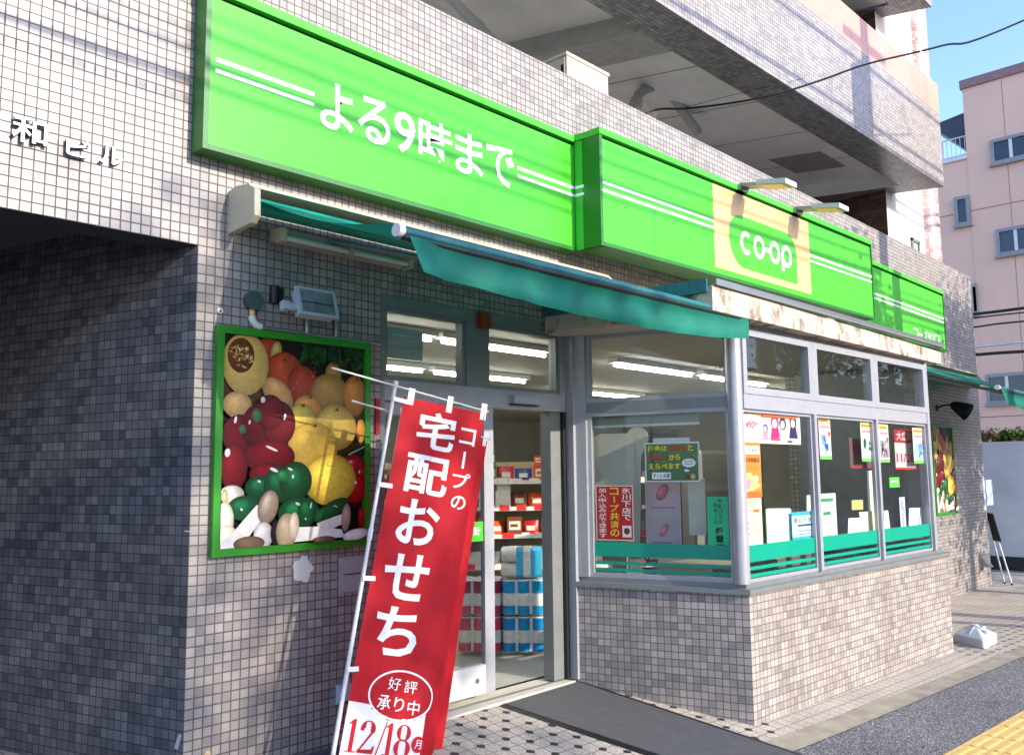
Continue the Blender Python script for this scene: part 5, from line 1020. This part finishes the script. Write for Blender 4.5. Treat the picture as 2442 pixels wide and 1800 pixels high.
# ================================================================== behind: grey wall, shrubs, pink block
WX = 16.0; GW = Fr((WX, 0, 0), (0, -1, 0))
t = thing('boundary_wall', 'pale grey rendered wall with a dark base beyond the far wing', 'wall', (WX, .5, -.5)); b = MB(); zt = Xp(2200, 966, WX).z; zb_ = Xp(2200, 1217, WX).z
PLAST = flat('pale_plaster', (232, 232, 230), .85, var=.10, vs=1.6, bmp=.1)
b.box((WX, -2.2, zb_), (WX+.18, 4, zt), PLAST); b.build('upper_face', t); b = MB(); b.box((WX-.03, -2.2, -.8), (WX+.2, 4, zb_), flat('dark_base', (62, 62, 64), .85, var=.2)); b.build('base', t)
def leaves(name, label, cat, c, rad, n, m, size=.05, stems=None, group=None, kindm=None, flat_=1.0, clumps=7):
    t = thing(name, label, cat, c, group); b = MB(); C = Vector(c)
    cl = [(C+Vector((rnd.gauss(0, .5)*rad[0], rnd.gauss(0, .5)*rad[1], rnd.gauss(0, .45)*rad[2])), rnd.uniform(.28, .5)) for _ in range(clumps)]
    for _ in range(n):
        k, s = rnd.choice(cl); p = k+Vector((rnd.gauss(0, 1)*rad[0]*s*.6, rnd.gauss(0, 1)*rad[1]*s*.6, rnd.gauss(0, 1)*rad[2]*s*.6)); a, e = rnd.uniform(0, 6.28), rnd.uniform(-.7, .9); d = Vector((cos(a)*cos(e), sin(a)*cos(e), sin(e))); w = d.cross(Vector((rnd.gauss(0, .4), rnd.gauss(0, .4), 1))).normalized(); L = size*rnd.uniform(.7, 1.4)
        b.poly([p, p+d*L*.5+w*L*.28, p+d*L, p+d*L*.5-w*L*.28], m)
    b.build('foliage', t); return t
y0 = Xp(2158, 950, WX+.6)
t = leaves('shrub', 'reddish brown and green shrub at the left end on top of the grey wall', 'shrub', (WX+.6, Xp(2172, 945, WX+.6).y, zt+.12), (.25, .28, .20), 900, LEAFR, .07); b = MB(); b.tube([(WX+.6, LOC[t.name].y, zt-.4), (WX+.6, LOC[t.name].y, zt+.15)], .015, BARK, 6); b.build('stem', t)
t = leaves('shrub', 'yellow green shrub in the middle of the shrubs on top of the grey wall', 'shrub', (WX+.7, Xp(2208, 952, WX+.7).y, zt+.08), (.25, .30, .18), 900, LEAF, .07); b = MB(); b.tube([(WX+.7, LOC[t.name].y, zt-.4), (WX+.7, LOC[t.name].y, zt+.1)], .015, BARK, 6); b.build('stem', t)
t = leaves('shrub', 'low leafy shrub at the right edge of the view on the grey wall', 'shrub', (WX+.9, Xp(2250, 962, WX+.9).y, zt+.05), (.25, .4, .14), 700, LEAF, .07); b = MB(); b.tube([(WX+.9, LOC[t.name].y, zt-.4), (WX+.9, LOC[t.name].y, zt+.1)], .015, BARK, 6); b.build('stem', t)
HX = 24.0; HF = Fr((HX, 0, 0), (0, -1, 0)); PINK = flat('pink_render', (240, 194, 168), .8, var=.05, vs=.8)
t = thing('pink_building', 'dusty pink four storey building with aluminium windows behind the grey wall', 'building', (HX, 0, -.5))
ul, vt = HF.px(2104, 178); v2 = HF.px(2104, 178)[1]; b = MB(); b.box((ul, -1, -9), (9, vt-.25, 0), PINK, fr=HF)
lu, lvv = HF.px(2078, 349); b.box((lu-2.5, -1, -9), (ul, lvv-.1, -.02), PINK, fr=HF)
for zz in (2.9, 5.8, 8.7): b.box((lu-2.5, zz, -.018), (ul, zz+.02, -.012), flat('panel_joint', (150, 108, 104), .8), fr=HF); b.box((ul, zz, .0), (9, zz+.02, .006), MATS['panel_joint'], fr=HF)
for u in [ul+1.0*i for i in range(1, 8)]: b.box((u, -.5, 0), (u+.012, vt-.3, .004), MATS['panel_joint'], fr=HF)
b.build('wall', t); b = MB(); b.box((ul-.05, vt-.25, -9), (9, vt, .06), flat('roof_trim', (150, 112, 110), .6), fr=HF); b.build('roof_edge', t); b = MB(); b.box((lu-2.5, lvv-.1, -.3), (ul, lvv, .05), WHITEP, fr=HF); b.build('terrace_edge', t)
a = HF.px(2072, 252); c = HF.px(2104, 318); b = MB(); b.prism([HF.p(a[0]-.6, a[1]-.05, -.4), HF.p(ul, a[1]+.1, -.4), HF.p(ul, c[1]+.1, -.4), HF.p(ul-.25, c[1]+.1, -.4), HF.p(a[0]-.1, a[1]-.55, -.4)], DKGREY, HF.N*-1.2); b.build('terrace_roof', t)
b = MB(); ra = HF.px(2078, 300)[1]; 
for z in (ra, lvv+.12): b.tube([HF.p(lu-2.4, z, -.25), HF.p(ul-.02, z, -.25)], .022, WHITEP, 6)
for i in range(24): u = lu-2.4+(ul-lu+2.3)*i/23; b.tube([HF.p(u, lvv+.02, -.25), HF.p(u, ra, -.25)], .010 if i % 6 else .025, WHITEP, 5)
b.build('railing', t)
FRM = flat('window_grey', (150, 148, 148), .5)
for (x0_, y0_), (x1_, y1_), nm in (((2167, 303), (2262, 364), 2), ((2179, 498), (2272, 563), 2), ((2088, 434), (2126, 498), 1), ((2128, 622), (2142, 690), 1), ((2157, 814), (2256, 886), 2)):
    u0, v1 = HF.px(x0_, (y0_ if nm == 1 else y0_+6)); u1 = HF.px(x1_, y1_)[0]; v0 = HF.px(x0_, y1_)[1]
    f = MB(); fw = .09
    for q in ((u0, u1, v0, v0+fw), (u0, u1, v1-fw, v1), (u0, u0+fw, v0+fw, v1-fw), (u1-fw, u1, v0+fw, v1-fw)): fbox(f, HF, *q, 0, .07, FRM)
    fbox(f, HF, u0-.05, u1+.05, v0-.05, v0, 0, .12, FRM)
    if nm == 2: um = (u0+u1)/2; fbox(f, HF, um-.04, um+.04, v0+fw, v1-fw, 0, .06, WHITEP)
    o = f.build('window', t); p = MB(); p.poly([HF.p(u0+fw, v0+fw, .02), HF.p(u1-fw, v0+fw, .02), HF.p(u1-fw, v1-fw, .02), HF.p(u0+fw, v1-fw, .02)], GLASSF); p.build('pane', o)
CXW = 20.0
for i, (pts, r, m) in enumerate((([(2090, 693), (2135, 687), (2190, 681), (2300, 666)], .035, BLACKP), ([(2090, 700), (2140, 695), (2190, 689), (2300, 678)], .018, BLACKP), ([(2090, 721), (2140, 715), (2190, 708), (2300, 698)], .022, BLACKP), ([(2090, 778), (2140, 776), (2190, 772), (2300, 766)], .04, BLACKP), ([(2090, 763), (2150, 758), (2212, 752), (2224, 750), (2300, 748)], .028, GREYP))):
    cable(['thick black cable, uppermost of those crossing the pink building', 'thin black wire just below the uppermost cable on the pink building', 'black cable crossing the pink building between two windows, third from the top', 'heavy black cable, lowest of those crossing the pink building', 'pale grey cable with a kink crossing the pink building'][i], [Xp(x, y, CXW) for x, y in pts], r, 'cables crossing the pink building', m)

# ================================================================== across the street, outside the view: what throws the shadows and shows in the glass
OM = flat('opposite_wall', (120, 112, 104), .8, var=.1, vs=.7); OM2 = flat('far_grey_wall', (84, 88, 84), .8, var=.2, vs=.5); PF = flat('opposite_glass', (40, 46, 52), .1)
for k in range(5):  # added unseen row, leaf density set to let some sun through
    xa, xb = 5.25-4.2*(k+1), 5.25-4.2*k; lab = ['rightmost', 'second', 'third', 'fourth', 'leftmost'][k]
    t = thing('shade_tree', lab+' of the five trees added across the street to filter sun at the entrance', 'tree', ((xa+xb)/2, -21, 0), 'broad trees across the street'); b = MB()
    for q_ in range(56*138):
        ix, iz = q_ % 56, q_//56; p = Vector((xa+(4.2-(.12 if k == 0 else 0))*(ix+rnd.random())/56, rnd.uniform(-22.5, -19.5), .6+10.6*(iz+rnd.random())/138)); a, e = rnd.uniform(0, 6.28), rnd.uniform(-.9, .9); d = Vector((cos(a)*cos(e), sin(a)*cos(e), sin(e))); w = d.cross(Vector((rnd.gauss(0, .6), rnd.gauss(0, .6), 1))).normalized(); L = .24*rnd.uniform(.7, 1.25)
        b.poly([p, p+d*L*.5+w*L*.3, p+d*L, p+d*L*.5-w*L*.3], LEAF)
    b.build('crown', t); b = MB(); xm = (xa+xb)/2; b.tube([(xm, -21, -.8), (xm+.1, -21, 4), (xm, -21, 9)], [.25, .17, .05], BARK, 8)
    for q in range(6): z = 2.5+q; b.tube([(xm+.05, -21, z), (xm+rnd.uniform(-1.6, 1.6), -21+rnd.uniform(-1, 1), z+1.6)], [.07, .015], BARK, 5)
    b.build('trunk', t)
t = thing('opposite_building', 'low grey building further along the street, seen only as a reflection in the windows', 'building', (20, -22, 0)); b = MB(); b.box((8.5, -34, -.9), (95, -24, 7.2), OM2); b.build('wall', t); OB2 = Fr((95, -24, 0), (-1, 0, 0))
for i in range(22):
    for j in range(2): f = MB(); fbox(f, OB2, 1+3.8*i, 3.2+3.8*i, .8+3*j, 2.4+3*j, 0, .05, PF); f.build('window', t)
PZ = Vector((10.45, -5.3, 0)); t = thing('utility_pole', 'concrete utility pole with a transformer at the roadside', 'utility pole', PZ)
b = MB(); b.tube([(PZ.x, PZ.y, -.5), (PZ.x, PZ.y, 13)], [.17, .12], CONC, 14); b.build('pole', t); b = MB(); b.tube([(PZ.x-.18, PZ.y-.28, 8.25), (PZ.x-.18, PZ.y-.28, 9.2)], .30, GREYP, 16); b.build('transformer', t); b = MB(); b.box((PZ.x-.7, PZ.y-.06, 9.5), (PZ.x+.7, PZ.y+.06, 9.6), STEEL); b.box((PZ.x-.6, PZ.y-.05, 8.1), (PZ.x+.6, PZ.y+.05, 8.18), STEEL); b.build('cross_arm', t)
for y, z, r, lab in ((-6.0, 6.23, .016, 'uppermost of the four bundled street wires strung from the pole'), (-6.1, 6.10, .027, 'second of the four bundled street wires strung from the pole'), (-6.0, 5.95, .015, 'third of the four bundled street wires strung from the pole'), (-6.2, 6.42, .010, 'thinnest of the four bundled street wires strung from the pole')):
    cable(lab, [(-14, y, z+.10), (-4, y, z+.02), (1, y, z-.02), (5, y, z-.07), (12, y, z-.05), (24, y, z+.1)], r, 'street wires')
for y, z, r, lab in ((-5.3, 9.25, .03, 'high street wire nearest the shop'), (-5.6, 8.55, .03, 'high street wire at transformer level'), (-5.1, 8.15, .025, 'lowest of the three high street wires')): cable(lab, [(-20, y, z-.1), (-5, y, z-.35), (10.45, y, z), (26, y, z-.3)], r, 'high street wires')
def tree(label, c, rad, n, h):
    t = leaves('street_tree', label, 'tree', (c[0], c[1], 0), (0, 0, 0), 0, LEAF); b = MB()
    cl = [(Vector(c)+Vector((rnd.gauss(0, .42)*rad[0], rnd.gauss(0, .42)*rad[1], rnd.gauss(0, .42)*rad[2])), rnd.uniform(.22, .42)) for _ in range(16)]
    for _ in range(n):
        k, s = rnd.choice(cl); p = k+Vector([rnd.gauss(0, 1)*rad[i]*s*.6 for i in range(3)]); a, e = rnd.uniform(0, 6.28), rnd.uniform(-.8, .8); d = Vector((cos(a)*cos(e), sin(a)*cos(e), sin(e))); w = d.cross(Vector((rnd.gauss(0, .5), rnd.gauss(0, .5), 1))).normalized(); L = .13*rnd.uniform(.7, 1.4); b.poly([p, p+d*L*.5+w*L*.3, p+d*L, p+d*L*.5-w*L*.3], LEAF)
    b.build('crown', t); b = MB(); b.tube([(c[0], c[1], -.5), (c[0]+.05, c[1], c[2]*.5), (c[0], c[1], c[2])], [.14, .11, .05], BARK, 8)
    for k, s in cl[:7]: b.tube([(c[0], c[1], c[2]*.72), (Vector((c[0], c[1], c[2]*.85))+k)/2, k], [.05, .035, .012], BARK, 6)
    b.build('trunk', t)
tree('leafy street tree at the roadside shading the far wing', (13.4, -6.0, 4.6), (1.7, 1.4, 2.2), 9500, 7)
tree('smaller street tree at the roadside shading the end of the projecting sign', (9.9, -6.6, 6.3), (1.1, 1.0, 1.2), 1500, 8)
tree('leafy street tree at the roadside shading the alley', (17.0, -6.2, 3.9), (2.2, 1.6, 2.4), 4200, 7)
